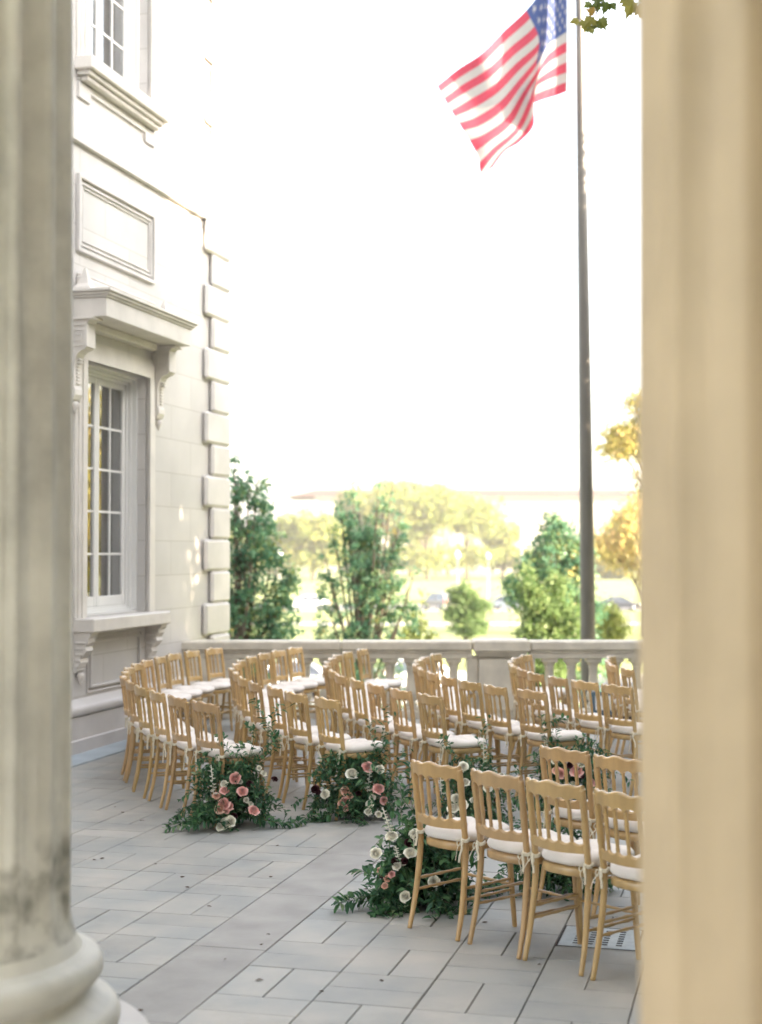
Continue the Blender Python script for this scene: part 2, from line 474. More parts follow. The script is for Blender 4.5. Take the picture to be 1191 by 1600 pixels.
def window(zb, zt, rows, blind):
    fr = MB()
    for dd, ww in ((-.10,.03),(-.16,.055),(-.20,.085)):
        hb(Sc-OW, Sc-OW+ww, -.32, dd-ww*.01, zb, zt, fr); hb(Sc+OW-ww, Sc+OW, -.32, dd-ww*.01, zb, zt, fr)
        hb(Sc-OW+ww, Sc+OW-ww, -.32, dd, zt-ww, zt, fr); hb(Sc-OW+ww, Sc+OW-ww, -.32, dd, zb, zb+ww, fr)
    fo = fr.build('window', M_wood_white, house)
    zb2, zt2 = zb+.085, zt-.085
    W = OW-.085
    for sg in (-1,1):
        f = MB()
        x0, x1 = (Sc-W, Sc-.004) if sg < 0 else (Sc+.004, Sc+W)
        st = .055
        hb(x0, x0+st, -.28, -.22, zb2, zt2, f, 0, .008); hb(x1-st, x1, -.28, -.22, zb2, zt2, f, 0, .008)
        hb(x0+st, x1-st, -.278, -.222, zt2-.07, zt2, f, 0, .006); hb(x0+st, x1-st, -.278, -.222, zb2, zb2+.11, f, 0, .006)
        gz0, gz1 = zb2+.11, zt2-.07
        xm = (x0+x1)/2
        hb(xm-.012, xm+.012, -.265, -.235, gz0, gz1, f)
        for i in range(1, rows):
            z = gz0+(gz1-gz0)*i/rows
            hb(x0+st, x1-st, -.263, -.237, z-.012, z+.012, f)
        f.build('casement', M_wood_white, fo)
        g = MB(); hb(x0+st-.005, x1-st+.005, -.252, -.248, gz0-.005, gz1+.005, g); g.build('glass_pane', M_glass, fo)
    if blind:
        n = 34
        bl = MB()
        for i in range(n):
            z = zb2 + (zt2-zb2)*i/n
            vs = [HM @ Vector(q) for q in ((Sc-W, -(T_WALL-.36), z), (Sc+W, -(T_WALL-.36), z), (Sc+W, -(T_WALL-.32), z+.055), (Sc-W, -(T_WALL-.32), z+.055))]
            bl.add(vs, [(0,1,2,3)])
        bl.build('blind', M_blind, fo)
    else:
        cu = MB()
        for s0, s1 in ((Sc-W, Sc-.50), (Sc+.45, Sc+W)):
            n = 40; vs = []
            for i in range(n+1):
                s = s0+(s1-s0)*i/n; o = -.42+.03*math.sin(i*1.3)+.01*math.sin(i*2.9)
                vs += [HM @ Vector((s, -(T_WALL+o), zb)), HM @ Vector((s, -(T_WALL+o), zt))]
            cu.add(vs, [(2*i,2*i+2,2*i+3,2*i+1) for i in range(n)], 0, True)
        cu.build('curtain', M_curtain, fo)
window(z_s1, z_h1, 5, False)
window(z_s2, z_h2, 5, True)
# sills
def sill(z0, z1, pr, half, extra):
    f = MB()
    hb(Sc-half, Sc+half, -.2, pr, z0, z1, f, 0, .012)
    if extra:
        hb(Sc-half+.05, Sc+half-.05, 0, pr-.05, z0-.05, z0-.001, f, 0, .008)
        hb(Sc-half+.09, Sc+half-.09, 0, pr-.09, z0-.10, z0-.052, f, 0, .008)
    return f.build('window_sill', M_trim, house)
sill(1.215, 1.358, .24, 1.03, False)
sill(7.08, 7.218, .20, 1.05, True)
# raised blocks beneath the upper sill
f = MB()
hb(Sc-1.0, Sc-.72, .001, .03, 6.80, 6.97, f); hb(Sc+.72, Sc+1.0, .001, .03, 6.80, 6.97, f)
hb(Sc-1.0, Sc+1.0, .001, .03, 6.98, 7.0, f); hb(Sc-.71, Sc+.71, .001, .028, 6.90, 6.979, f)
f.build('apron_block', M_marble, house)
# panel above the hood
def panel_frame(z0, z1, hw, steps, nm):
    f = MB()
    for i, (wd, pr, off) in enumerate(steps):
        a = hw-off
        zz0, zz1 = z0+off, z1-off
        hb(Sc-a, Sc-a+wd, .001, pr, zz0, zz1, f, 0, .006); hb(Sc+a-wd, Sc+a, .001, pr, zz0, zz1, f, 0, .006)
        hb(Sc-a+wd, Sc+a-wd, .001, pr-.001, zz1-wd, zz1, f, 0, .006); hb(Sc-a+wd, Sc+a-wd, .001, pr-.001, zz0, zz0+wd, f, 0, .006)
    return f.build(nm, M_marble, house)
panel_frame(5.18, 6.0, s_of(237)-Sc, ((.045,.045,0),(.03,.025,.07),(.02,.018,.12)), 'wall_panel')
panel_frame(.56, 1.16, .70, ((.02,.02,0),(.03,.035,.05)), 'apron_panel')
# hood: fascia, cornice mouldings
hd = MB()
HX = s_of(303, .45)-Sc
hb(Sc-HX+.04, Sc+HX-.04, 0, .42, 4.46, 4.655, hd, 0, .006)
hb(Sc-HX+.02, Sc+HX-.02, 0, .44, 4.657, 4.68, hd, 0, .006)
hb(Sc-HX+.0, Sc+HX-.0, 0, .465, 4.682, 4.71, hd, 0, .006)
hb(Sc-HX-.025, Sc+HX+.025, 0, .49, 4.712, 4.745, hd, 0, .006)
hb(Sc-OW-.02, Sc+OW+.02, 0, .13, 4.38, 4.459, hd, 0, .01)
hb(Sc-1.0, Sc+1.0, 0, .07, 4.747, 4.93, hd, 0, .02)
hb(Sc-.98, Sc+.98, 0, .05, 4.932, 4.96, hd, 0, .01)
hood = hd.build('window_hood', M_trim, house)
for sg in (-1, 1):      # little obelisks on the hood
    f = MB(); c = HM @ Vector((Sc+sg*1.04, -(T_WALL+.13), 4.747))
    f.lathe([(.10*1.414,0),(.095*1.414,.03),(.062*1.414,.07),(.04*1.414,.13),(.026*1.414,.19),(.012*1.414,.24)], 4, Matrix.Translation(c) @ Matrix.Rotation(math.pi/4-TH,4,'Z'), 0, True, False)
    f.build('finial', M_trim, hood)
# consoles
def console(sc_, z_top, z_bot, name, big):
    f = MB()
    hw = .09 if big else .085
    H = z_top-z_bot
    if big:
        poly = [(0,0),(.27,0),(.25,-.035),(.215,-.06),(.215,-.30),(.19,-.335),(.16,-.34),(.115,-.37),(.085,-.43),(.07,-.52),(.07,-.70),(.085,-.74),(.085,-.79),(.06,-.84),(0,-.86)]
    else:
        poly = [(0,0),(.20,0),(.19,-.04),(.165,-.06),(.165,-.10),(.13,-.15),(.145,-.19),(.11,-.235),(.07,-.27),(.085,-.31),(.06,-.345),(.03,-.36),(.045,-.39),(.02,-.42),(0,-.42)]
    n = len(poly)
    L0 = [HM @ Vector((sc_-hw, -(T_WALL+x), z_top+z)) for x, z in poly]; L1 = [HM @ Vector((sc_+hw, -(T_WALL+x), z_top+z)) for x, z in poly]
    f.add(L0+L1, [tuple(range(n-1,-1,-1)), tuple(range(n,2*n))]+[(i, (i+1)%n, (i+1)%n+n, i+n) for i in range(n)])
    if big:
        # wider top cap, greek key on the side faces, beads and drop
        hb(sc_-hw-.03, sc_+hw+.03, 0, .30, z_top-.028, z_top-.002, f, 0, .004)
        hb(sc_-hw-.012, sc_+hw+.012, .20, .222, z_top-.31, z_top-.06, f, 0, .004)
        for sx in (-1,1):
            def bar(o0, o1, zz0, zz1):
                xa = sc_+sx*hw; xb = sc_+sx*(hw+.014)
                hb(min(xa,xb), max(xa,xb), o0, o1, z_top+zz0, z_top+zz1, f)
            bar(.02,.205,-.085,-.07); bar(.02,.035,-.30,-.086); bar(.036,.205,-.30,-.285); bar(.19,.205,-.284,-.125)
            bar(.06,.189,-.14,-.125); bar(.06,.075,-.245,-.141); bar(.076,.165,-.245,-.23); bar(.15,.165,-.229,-.175); bar(.10,.149,-.19,-.175)
        for k in range(8):
            z = z_top-.42-.035*k
            hb(sc_-.035, sc_+.035, .065, .09 if k > 1 else .125, z-.022, z, f, 0, .006)
    else:
        for k in range(5):
            z = z_top-.09-.06*k
            hb(sc_-hw-.012, sc_+hw+.012, .02, .15-.022*k, z-.035, z, f, 0, .012)
    o = f.build(name, M_trim, house)
    d = MB(); c = HM @ Vector((sc_, -(T_WALL+.045), (z_top-.86) if big else z_top-.42))
    d.lathe([(.03,.0),(.045,-.03),(.03,-.07),(.012,-.11),(.004,-.13)], 10, Matrix.Translation(c)); d.build('drop_ornament', M_trim, o)
for sg in (-1,1):
    console(Sc+sg*1.09, 4.458, 3.6, 'hood_console', True)
    console(Sc+sg*(OW+.10), 1.213, .8, 'sill_bracket', False)

# ------------------------------------------------------------------ balustrade
YB = 18.0
bal = empty('stone_balustrade', (1.2, YB+.17, 0)); BI = Matrix.Translation(-Vector(bal.location))
tag(bal, 'weathered marble balustrade with square pier running behind the rows of chairs', 'balustrade')
XL = at(281, 1002, YB).x; XR = 8.0
PX0, PX1 = at(739, 1000, YB).x, at(829, 1000, YB).x
cuts = [XL, at(533,1000,YB).x, PX0, PX1, at(1006,1000,YB).x, XR]
HB = .95
for i in range(5):
    c = MB(); x0, x1 = cuts[i]+.003, cuts[i+1]-.003
    if i == 2:
        c.box((x0, YB-.065, HB-.13), (x1, YB+.40, HB+.014), 0, BI, .02)
        c.box((x0+.03, YB-.035, HB-.16), (x1-.04, YB+.345, HB-.131), 0, BI, .01)
        c.box((x0+.05, YB-.012, HB-.19), (x1-.06, YB+.325, HB-.161), 0, BI, .01)
    else:
        c.box((x0, YB, HB-.115), (x1, YB+.34, HB), 0, BI, .018)
        c.box((x0, YB+.03, HB-.15), (x1, YB+.31, HB-.116), 0, BI, .01)
    c.box((x0, YB+.05, HB-.215), (x1, YB+.29, HB-.191 if i == 2 else HB-.151), 0, BI, .004)
    c.build('coping', M_balu, bal)
def baluster(x):
    prof = [(.062,.14),(.074,.16),(.06,.18),(.05,.195),(.075,.225),(.085,.265),(.08,.31),(.066,.37),(.058,.44),(.055,.52),(.052,.60),(.062,.615),(.062,.63),(.055,.64),(.07,.66),(.085,.685)]
    f = MB(); f.lathe(prof, 18, BI @ Matrix.Translation((x, YB+.17, 0)))
    f.box((x-.095, YB+.075, .686), (x+.095, YB+.265, HB-.216), 0, BI, .006)
    f.box((x-.095, YB+.075, .10), (x+.095, YB+.265, .14), 0, BI, .006)
    f.build('baluster', M_balu, bal)
pr_ = MB()
pr_.box((PX0+.07, YB-.01, .102), (PX1-.07, YB+.33, HB-.216), 0, BI, .008)
pr_.build('pier', M_balu, bal)
for x in (PX0-.02, PX1-.02):
    f = MB(); f.box((x-.045, YB+.06, .102), (x+.085, YB+.28, HB-.217), 0, BI, .006); f.build('pilaster', M_balu, bal)
x = PX0-.02-.21
while x > XL+.1:
    if x > -1.72: baluster(x)
    x -= .262
x = PX1+.10+.15
while x < XR: baluster(x); x += .272
f = MB(); f.box((XL+.02, YB+.02, -.005), (XR, YB+.32, .10), 0, BI, .01); f.build('base_rail', M_balu, bal)
f = MB(); f.box((XL+.003, YB+.05, .102), (-1.78, YB+.29, HB-.217), 0, BI, .006); f.build('end_pier', M_balu, bal)

# ------------------------------------------------------------------ portico columns, porch floor and roof
def column(cx, cy, r, z0, m, label, flutes=16, fdep=.085):
    t = empty('fluted_column', (cx, cy, 0))
    tag(t, label, 'column')
    # shaft
    nA = flutes*12; zs = [z0+.30, z0+.34, z0+.40, z0+.47, z0+.9, z0+2, z0+3, z0+4, z0+5, z0+6.2, z0+7.4]
    vs = []
    for j, z in enumerate(zs):
        tz = (z-z0)/7.4
        rr = r*(1-.13*max(0, tz-.2)**1.3)
        if j == 0: rr = r*1.09
        if j == 1: rr = r*1.03
        dep = 0 if j < 2 else (.35 if j == 2 else .8 if j == 3 else 1)
        for i in range(nA):
            a = 2*math.pi*i/nA
            ph = (i % 12)/12.0
            fl = 0.0
            if .12 < ph < .88:
                q = (ph-.12)/.76
                fl = math.sin(math.pi*q)**.75
                if z < z0+2.05: fl = .35*fl + .55*(1 if q < .14 or q > .86 else 0)*fl   # cabled lower flutes
            rd = rr - fdep*dep*fl
            vs.append(Vector((rd*math.cos(a), rd*math.sin(a), z)))
    f = MB(); fs = []
    for j in range(len(zs)-1):
        for i in range(nA):
            k2 = (i+1) % nA
            fs.append((j*nA+i, j*nA+k2, (j+1)*nA+k2, (j+1)*nA+i))
    f.add(vs, fs, 0, True); f.build('shaft', m, t)
    def tor(rc, zc, rr): return [(rc+rr*math.cos(a), zc+rr*math.sin(a)) for a in [(-math.pi/2+math.pi*k/8) for k in range(9)]]
    f = MB()
    prof = [(r*1.0, z0-.0)] + tor(r*1.26, z0+.065, .062) + [(r*1.22, z0+.14),(r*1.15, z0+.155)] + tor(r*1.14, z0+.235, .052) + [(r*1.13, z0+.292),(r*1.09, z0+.30),(r*.9, z0+.301)]
    f.lathe(prof, 48); f.build('base', m, t)
    f = MB(); f.lathe([(r*1.68,-.0),(r*1.68,z0-.02),(r*1.65,z0-.002),(r*.9,z0-.001)], 48); f.build('plinth', M_marble, t)
    f = MB(); f.lathe([(r*.87,z0+7.4),(r*1.0,z0+7.45),(r*1.15,z0+7.6),(r*1.2,z0+7.7)], 32); f.build('capital', m, t)
column(-1.462, 5.0, .405, .40, M_colL, 'grey green fluted marble column with rounded base at the left edge')
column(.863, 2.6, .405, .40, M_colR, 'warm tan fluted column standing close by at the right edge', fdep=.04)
f = MB(); f.box((-7, -6, -.01), (7, 3.6, .30)); f.box((-7, 3.6, -.01), (7, 3.95, .15)); o = f.build('porch_floor', M_porch); tag(o, kind='structure')
f = MB(); f.box((-7.5, -6, 8.1), (5.5, 3.6, 9.2)); f.box((-7.5, -6.4, -.01), (5.5, -6.001, 8.1))
o = f.build('portico', M_porch); tag(o, 'plain plastered back wall and ceiling of the portico behind the viewer', 'portico')

# ------------------------------------------------------------------ chairs
def interp(pts, n):
    out = []
    P = [Vector(p) for p in pts]
    for i in range(len(P)-1):
        p0 = P[max(i-1,0)]; p1 = P[i]; p2 = P[i+1]; p3 = P[min(i+2,len(P)-1)]
        for k in range(n):
            t = k/n
            out.append(.5*((2*p1)+(p2-p0)*t+(2*p0-5*p1+4*p2-p3)*t*t+(3*p1-3*p2+p3-p0)*t*t*t))
    out.append(P[-1]); return out
def back_y(x, z):             # the back is bowed in plan and raked
    return -.178 - .042*(1-min(1,(x/.172)**2)) - .055*max(0,(z-.48)/.45)**1.1
def ring_r(base, z, rings):
    r = base
    for zc, h, wd in rings: r += h*math.exp(-((z-zc)/wd)**2)
    return r
CH = {}
def chair_parts():
    P = {}
    for sg in (-1,1):
        f = MB()
        pts = interp([(sg*.182,-.252,0),(sg*.179,-.216,.15),(sg*.173,-.190,.32),(sg*.171,-.178,.47),(sg*.171,back_y(.172,.6),.6),(sg*.173,back_y(.172,.75),.75),(sg*.175,back_y(.172,.895),.895)], 7)
        rad = [ring_r(.013+.004*min(1,p.z/.3) if p.z < .3 else .0172, p.z, ((.66,.003,.008),(.70,.004,.012),(.735,.003,.008),(.79,.003,.008),(.82,.0025,.006),(.60,.0025,.008))) for p in pts]
        f.tube(pts, rad, 10); P[('rear_post',sg)] = f
        f = MB()
        pts = [(sg*.190,.190,0),(sg*.188,.187,.03),(sg*.180,.172,.25),(sg*.176,.165,.38),(sg*.176,.165,.455)]
        f.tube(interp(pts,3), [.0125,.013,.0135,.014,.0145,.015,.016,.0165,.017,.0175,.018,.0195,.0195], 10); P[('front_leg',sg)] = f
        for hz in (.205,.265):
            f = MB(); n = 13
            pts = [Vector((sg*.176,-.198,hz)).lerp(Vector((sg*.181,.17,hz)), k/(n-1)) for k in range(n)]
            f.tube(pts, [.0075+(.003 if k in (2,6,10) else 0) for k in range(n)], 8); P[('stretcher',sg,hz)] = f
    for hz in (.235,):
        f = MB(); n = 13
        pts = [Vector((-.178,.168,hz)).lerp(Vector((.178,.168,hz)), k/(n-1)) for k in range(n)]
        f.tube(pts, [.0075+(.003 if k in (2,6,10) else 0) for k in range(n)], 8); P[('stretcher',0,hz)] = f
    # scalloped rails
    def rail(topf, botf, thick, n=60, hw=.178):
        f = MB(); vs = []; fs = []
        for i in range(n+1):
            x = -hw+2*hw*i/n
            zt, zb = topf(x), botf(x)
            for dy, z in ((-thick/2, zb), (-thick/2, zt-.009), (-thick/2+.005, zt-.002), (0, zt+.001), (thick/2-.005, zt-.002), (thick/2, zt-.009), (thick/2, zb)):
                vs.append(Vector((x, back_y(x, z)+dy, z)))
        for i in range(n):
            for k in range(7):
                fs.append((i*7+k, i*7+(k+1)%7, (i+1)*7+(k+1)%7, (i+1)*7+k))
        fs.append(tuple(range(6,-1,-1))); fs.append(tuple(n*7+k for k in range(7)))
        f.add(vs, fs, 0, False); return f
    spx = (-.1026,-.0342,.0342,.1026)
    def top_t(x):
        a = abs(x)
        return .905 + .020*math.exp(-(a/.055)**2) + .010*math.exp(-((a-.112)/.026)**2) + .010*math.exp(-((a-.175)/.017)**2)
    def gap(x):                # 0 at spindles/posts, 1 in the middle of a gap
        k = (x+.171)/.0684
        return abs(math.sin(math.pi*k))
    P[('top_rail',0)] = rail(top_t, lambda x: .820+.028*gap(x)**.5, .030)
    P[('lower_rail',0)] = rail(lambda x: .640-.020*gap(x)**.7, lambda x: .578-.006*math.cos(x*8), .024)
    for x in spx:
        f = MB(); n = 22; pts = []; rad = []
        for k in range(n):
            z = .622+.222*k/(n-1)
            pts.append((x, back_y(x,z), z))
            rad.append(ring_r(.0090, z, ((.70,.0028,.02),(.715,.002,.004),(.733,.003,.005),(.751,.002,.004),(.77,.0028,.02),(.64,.002,.006),(.83,.002,.006))))
        f.tube(pts, rad, 8, cap=False); P[('spindle',x)] = f
    # seat
    def outline(s, n=36):
        o = []
        for k in range(n):
            a = 2*math.pi*k/n
            ca, sa = math.cos(a), math.sin(a)
            e = 2/3.2
            x = math.copysign(abs(ca)**e, ca); y = math.copysign(abs(sa)**e, sa)
            wx = .192+.018*y
            yy = .196*y + (.018*(1-x*x) if y > 0 else -.012*(1-x*x))
            o.append(Vector((x*wx*s, yy*s, 0)))
        return o
    f = MB(); n = 36; vs = []
    for s, z in ((.965,.452),(1,.458),(1,.488),(.97,.494)):
        vs += [p+Vector((0,0,z)) for p in outline(s)]
    fs = [tuple(range(n-1,-1,-1)), tuple(3*n+k for k in range(n))]
    for j in range(3):
        fs += [(j*n+k, j*n+(k+1)%n, (j+1)*n+(k+1)%n, (j+1)*n+k) for k in range(n)]
    f.add(vs, fs, 0, True); P[('seat',0)] = f
    for var in range(3):
        f = MB(); vs = []
        prof = ((.0,.497),(.86,.497),(.98,.503),(1.03,.514),(1.045,.524),(1.035,.537),(.99,.549),(.90,.557),(.70,.562),(.45,.563),(.22,.561),(0,.560))
        q = random.Random(var+5)
        ph = [q.uniform(0,6) for _ in range(6)]
        rings = []
        for s, z in prof[1:-1]:
            ring = []
            for k, p0 in enumerate(outline(s)):
                a = 2*math.pi*k/36
                wv = .0025*math.sin(5*a+ph[0])+.002*math.sin(9*a+ph[1])+.0012*math.sin(17*a+ph[2])
                ring.append(Vector((p0.x*(1+wv*2), p0.y*(1+wv*2)+.004, z + wv*(1.6 if z > .52 else .4) + .003*math.sin(p0.x*22+ph[3])*math.sin(p0.y*19+ph[4])*(1 if z > .53 else 0))))
            rings.append(ring)
        for r0 in rings: vs += r0
        m_ = len(rings)
        fs = [tuple(range(n-1,-1,-1)), tuple((m_-1)*n+k for k in range(n))]
        for j in range(m_-1):
            fs += [(j*n+k, j*n+(k+1)%n, (j+1)*n+(k+1)%n, (j+1)*n+k) for k in range(n)]
        f.add(vs, fs, 0, True); P[('cushion',var)] = f
    for var in range(4):
        for sg in (-1,1):
            q = random.Random(var*2+(sg > 0)+40)
            f = MB(); c = Vector((sg*.171, -.180, .515))
            f.tube([c+Vector((.021*math.cos(a), .021*math.sin(a), .004*math.sin(a*2))) for a in [2*math.pi*k/14 for k in range(15)]], .0055, 6, cap=False)
            f.tube([c+Vector((.021*math.cos(a), .021*math.sin(a), .009+.004*math.sin(a*2))) for a in [2*math.pi*k/14 for k in range(15)]], .005, 6, cap=False)
            kn = c+Vector((sg*.008*q.uniform(-1,1), -.026, 0))
            f.tube([kn+Vector((-.008,0,.004)), kn, kn+Vector((.008,0,-.002))], [.006,.010,.006], 6)
            for s2 in (-1,1):
                w0 = q.uniform(.015,.028); dr = q.uniform(.02,.035)
                f.tube(interp([kn, kn+Vector((s2*w0*.6,-.012,.008)), kn+Vector((s2*w0,-.014,-dr*.5)), kn+Vector((s2*w0*.55,-.012,-dr)), kn+Vector((s2*.004,-.006,-.006))], 4), .0052, 6, flat=.5)
                ln = q.uniform(.07,.17); sw = q.uniform(-.02,.035)
                f.tube(interp([kn, kn+Vector((s2*.015,-.014,-ln*.3)), kn+Vector((s2*(.018+sw),-.012,-ln*.65)), kn+Vector((s2*(.02+sw*1.3),-.016,-ln))], 4), .0058, 6, flat=.4)
            P[('tie',var,sg)] = f
    return P
def mesh_cache():
    P = chair_parts(); c = {}
    for k, f in P.items():
        m = M_cush if k[0] == 'cushion' else M_tie if k[0] == 'tie' else M_gold
        me = f.mesh(k[0], m)
        if k[0] in ('rear_post','front_leg'):
            pass
        c[k] = me
    return c
CM = mesh_cache()
def chair(x, y, face, label, group='gold ceremony chairs set out in curved rows'):
    """face: direction the chair faces (math angle). x,y: point under the middle of the chair's back"""
    seed = random.Random(int(abs(x)*1000)+int(abs(y)*777))
    a = face + R(seed.uniform(-3.2,3.2)); x += seed.uniform(-.015,.015); y += seed.uniform(-.015,.015)
    fx, fy = math.cos(a), math.sin(a)
    t = empty('spindle_back_chair', (x+fx*.225, y+fy*.225, 0), a - math.pi/2)
    tag(t, label, 'chair', group)
    var = seed.randrange(3); tv = seed.randrange(4)
    wt = seed.uniform(.86,1.10); wc = (wt, wt*seed.uniform(.96,1.03), wt*seed.uniform(.90,1.06), 1)
    for k, me in CM.items():
        if k[0] == 'cushion' and k[1] != var: continue
        if k[0] == 'tie' and k[1] != (tv if k[2] < 0 else (tv+1) % 4): continue
        o = bpy.data.objects.new(k[0], me); COL.objects.link(o); o.parent = t; o.color = wc
        if k[0] == 'cushion': o.rotation_euler = (0,0,R(seed.uniform(-2,2))); o.location = (seed.uniform(-.004,.004), seed.uniform(-.004,.008), 0)
    return t
ORD = ['first','second','third','fourth','fifth','sixth','seventh','eighth','ninth','tenth']
rows = [  # centre, radius, aisle angle, far angle, count, wording
    ((3.93,14.75), 6.40, 214.8, 157.3, 14, 'row nearest the building wall'),
    ((5.06,14.92), 6.51, 212.7, 158.6, 13, 'second row from the building'),
    ((6.12,15.07), 6.65, 210.8, 162.6, 12, 'third row from the building'),
    ((5.31,14.79), 4.92, 213.9, 163.2, 10, 'fourth row from the building'),
    ((5.38,14.73), 4.03, 213.7, 160.5, 9, 'fifth row from the building'),
]
chair_pos = []
for (c, r0, a0_, a1_, n, words) in rows:
    for i in range(n):
        a = R(a0_ + (a1_-a0_)*i/(n-1))
        x = c[0]+r0*math.cos(a); y = c[1]+r0*math.sin(a)
        if i < (n+1)//2: lab = f'gold chair, {ORD[i]} from the aisle flowers in the {words}'
        else: lab = f'gold chair, {ORD[n-1-i]} from the balustrade end, {words}'
        chair(x, y, a+math.pi, lab); chair_pos.append((x,y))
for i, adeg in enumerate((165.5, 172.8, 180.0, 187.5)):
    a = R(adeg); x = 6.40+4.03*math.cos(a); y = 14.83+4.03*math.sin(a)
    chair(x, y, a+math.pi, f'gold chair beside the tan column, {ORD[i]} from the balustrade end of its row')
bl_ = ['gold spindle chair at the aisle end of the nearest row, beside white roses','gold spindle chair in the nearest row, one seat in from the aisle end','gold spindle chair in the nearest row, between its second seat and the column','gold spindle chair in the nearest row, partly cut off by the tan column']
for (x, y), lab in zip(((.306,7.902),(.588,7.575),(.872,7.274),(1.150,6.939)), bl_):
    chair(x, y, R(40), lab)
chair(1.064, 8.492, R(42), 'gold spindle chair directly behind the nearest row, with pink roses seen through its back')
chair(1.335, 8.128, R(42), 'gold spindle chair behind the nearest row, half hidden by the tan column')

# ------------------------------------------------------------------ flowers
def leaf(mb, base, dirv, ln, wd, tone, m=0, droop=.25):
    d = dirv.normalized()
    side = d.cross(Vector((0,0,1)))
    if side.length < .1: side = Vector((1,0,0))
    side = (side.normalized() + Vector((rnd.uniform(-.5,.5), rnd.uniform(-.5,.5), rnd.uniform(-.6,.6)))).normalized()
    up = side.cross(d).normalized()
    side = d.cross(up).normalized()
    p1 = base + d*ln*.35; p2 = base + d*ln*.7 - Vector((0,0,droop*ln*.2)); tip = base + d*ln - Vector((0,0,droop*ln*.55))
    q = up*wd*.25
    vs = [base, p1+side*wd*.5+q, p2+side*wd*.38+q, tip, p2-side*wd*.38+q, p1-side*wd*.5+q, p1, p2]
    mb.add(vs, [(0,1,6),(1,2,7,6),(2,3,7),(0,6,5),(6,7,4,5),(7,3,4)], m, False, tone)
def sprig(lv, stem, pts, nleaf, lsize, tone0=.45, r=.0022):
    P = interp(pts, 6)
    P = [Vector(p) for p in P]
    stem.tube(P, [r*(1-.6*k/len(P)) for k in range(len(P))], 5)
    for k in range(nleaf):
        t = (k+.6)/nleaf*(len(P)-1); i = min(int(t), len(P)-2)
        p = P[i].lerp(P[i+1], t-i); d = (P[i+1]-P[i]).normalized()
        sd = d.cross(Vector((rnd.uniform(-1,1),rnd.uniform(-1,1),rnd.uniform(-1,1)))).normalized()
        leaf(lv, p, d*rnd.uniform(.2,.8)+sd*(1 if k % 2 else -1), lsize*rnd.uniform(.7,1.15), lsize*rnd.uniform(.34,.5), max(0,min(1,rnd.gauss(tone0,.22))))
def rose(mb, c, n, r, m=0):
    r = r*rnd.uniform(.74,.98)
    n = n.normalized(); a = n.cross(Vector((.3,.2,1))).normalized(); b_ = n.cross(a)
    off = rnd.uniform(0,6)
    for ring, (cnt, r1, rim, fl) in enumerate(((3,.20,.74,.0),(4,.38,.72,.0),(5,.58,.60,.06),(5,.80,.42,.14),(5,1.0,.10,.30))):
        for k in range(cnt):
            th = off + 2*math.pi*(k+.41*ring)/cnt + rnd.uniform(-.12,.12)
            hw = math.pi/cnt*1.28
            rk = rim + rnd.uniform(-.07,.07); fk = fl*rnd.uniform(.5,1.5)
            g = []; nu, nv = 7, 6
            for iu in range(nu):
                uu = (iu/(nu-1)-.5)*2
                for iv in range(nv):
                    vv = iv/(nv-1)
                    cup = math.sin(math.pi*(.08+.50*vv))
                    rad = r*r1*(cup*(1+.10*uu) + fk*max(0,vv-.7)/.3)
                    zz = r*(-.62*min(1,r1*1.2) + (rk+.62*min(1,r1*1.2))*vv - .30*abs(uu)**2.2*vv*(.5+.5*r1) - fk*.5*max(0,vv-.75)/.25)
                    an = th + uu*hw*(.35+.65*math.sin(math.pi*(.12+.5*vv)))
                    g.append(c + a*math.cos(an)*rad + b_*math.sin(an)*rad + n*(zz + r*.03*rnd.uniform(-1,1)*vv))
            mb.add(g, [(i*nv+j, (i+1)*nv+j, (i+1)*nv+j+1, i*nv+j+1) for i in range(nu-1) for j in range(nv-1)], m, True, (.05,.15,.45,.65,.9)[ring]+(.1 if k % 2 else 0))
    mb.lathe([(.001,-.62*r),(.5*r,-.35*r),(.5*r,-.1*r),(.1*r,.25*r),(.02*r,.35*r)], 8, Matrix.Translation(c) @ n.to_track_quat('Z','Y').to_matrix().to_4x4(), m)
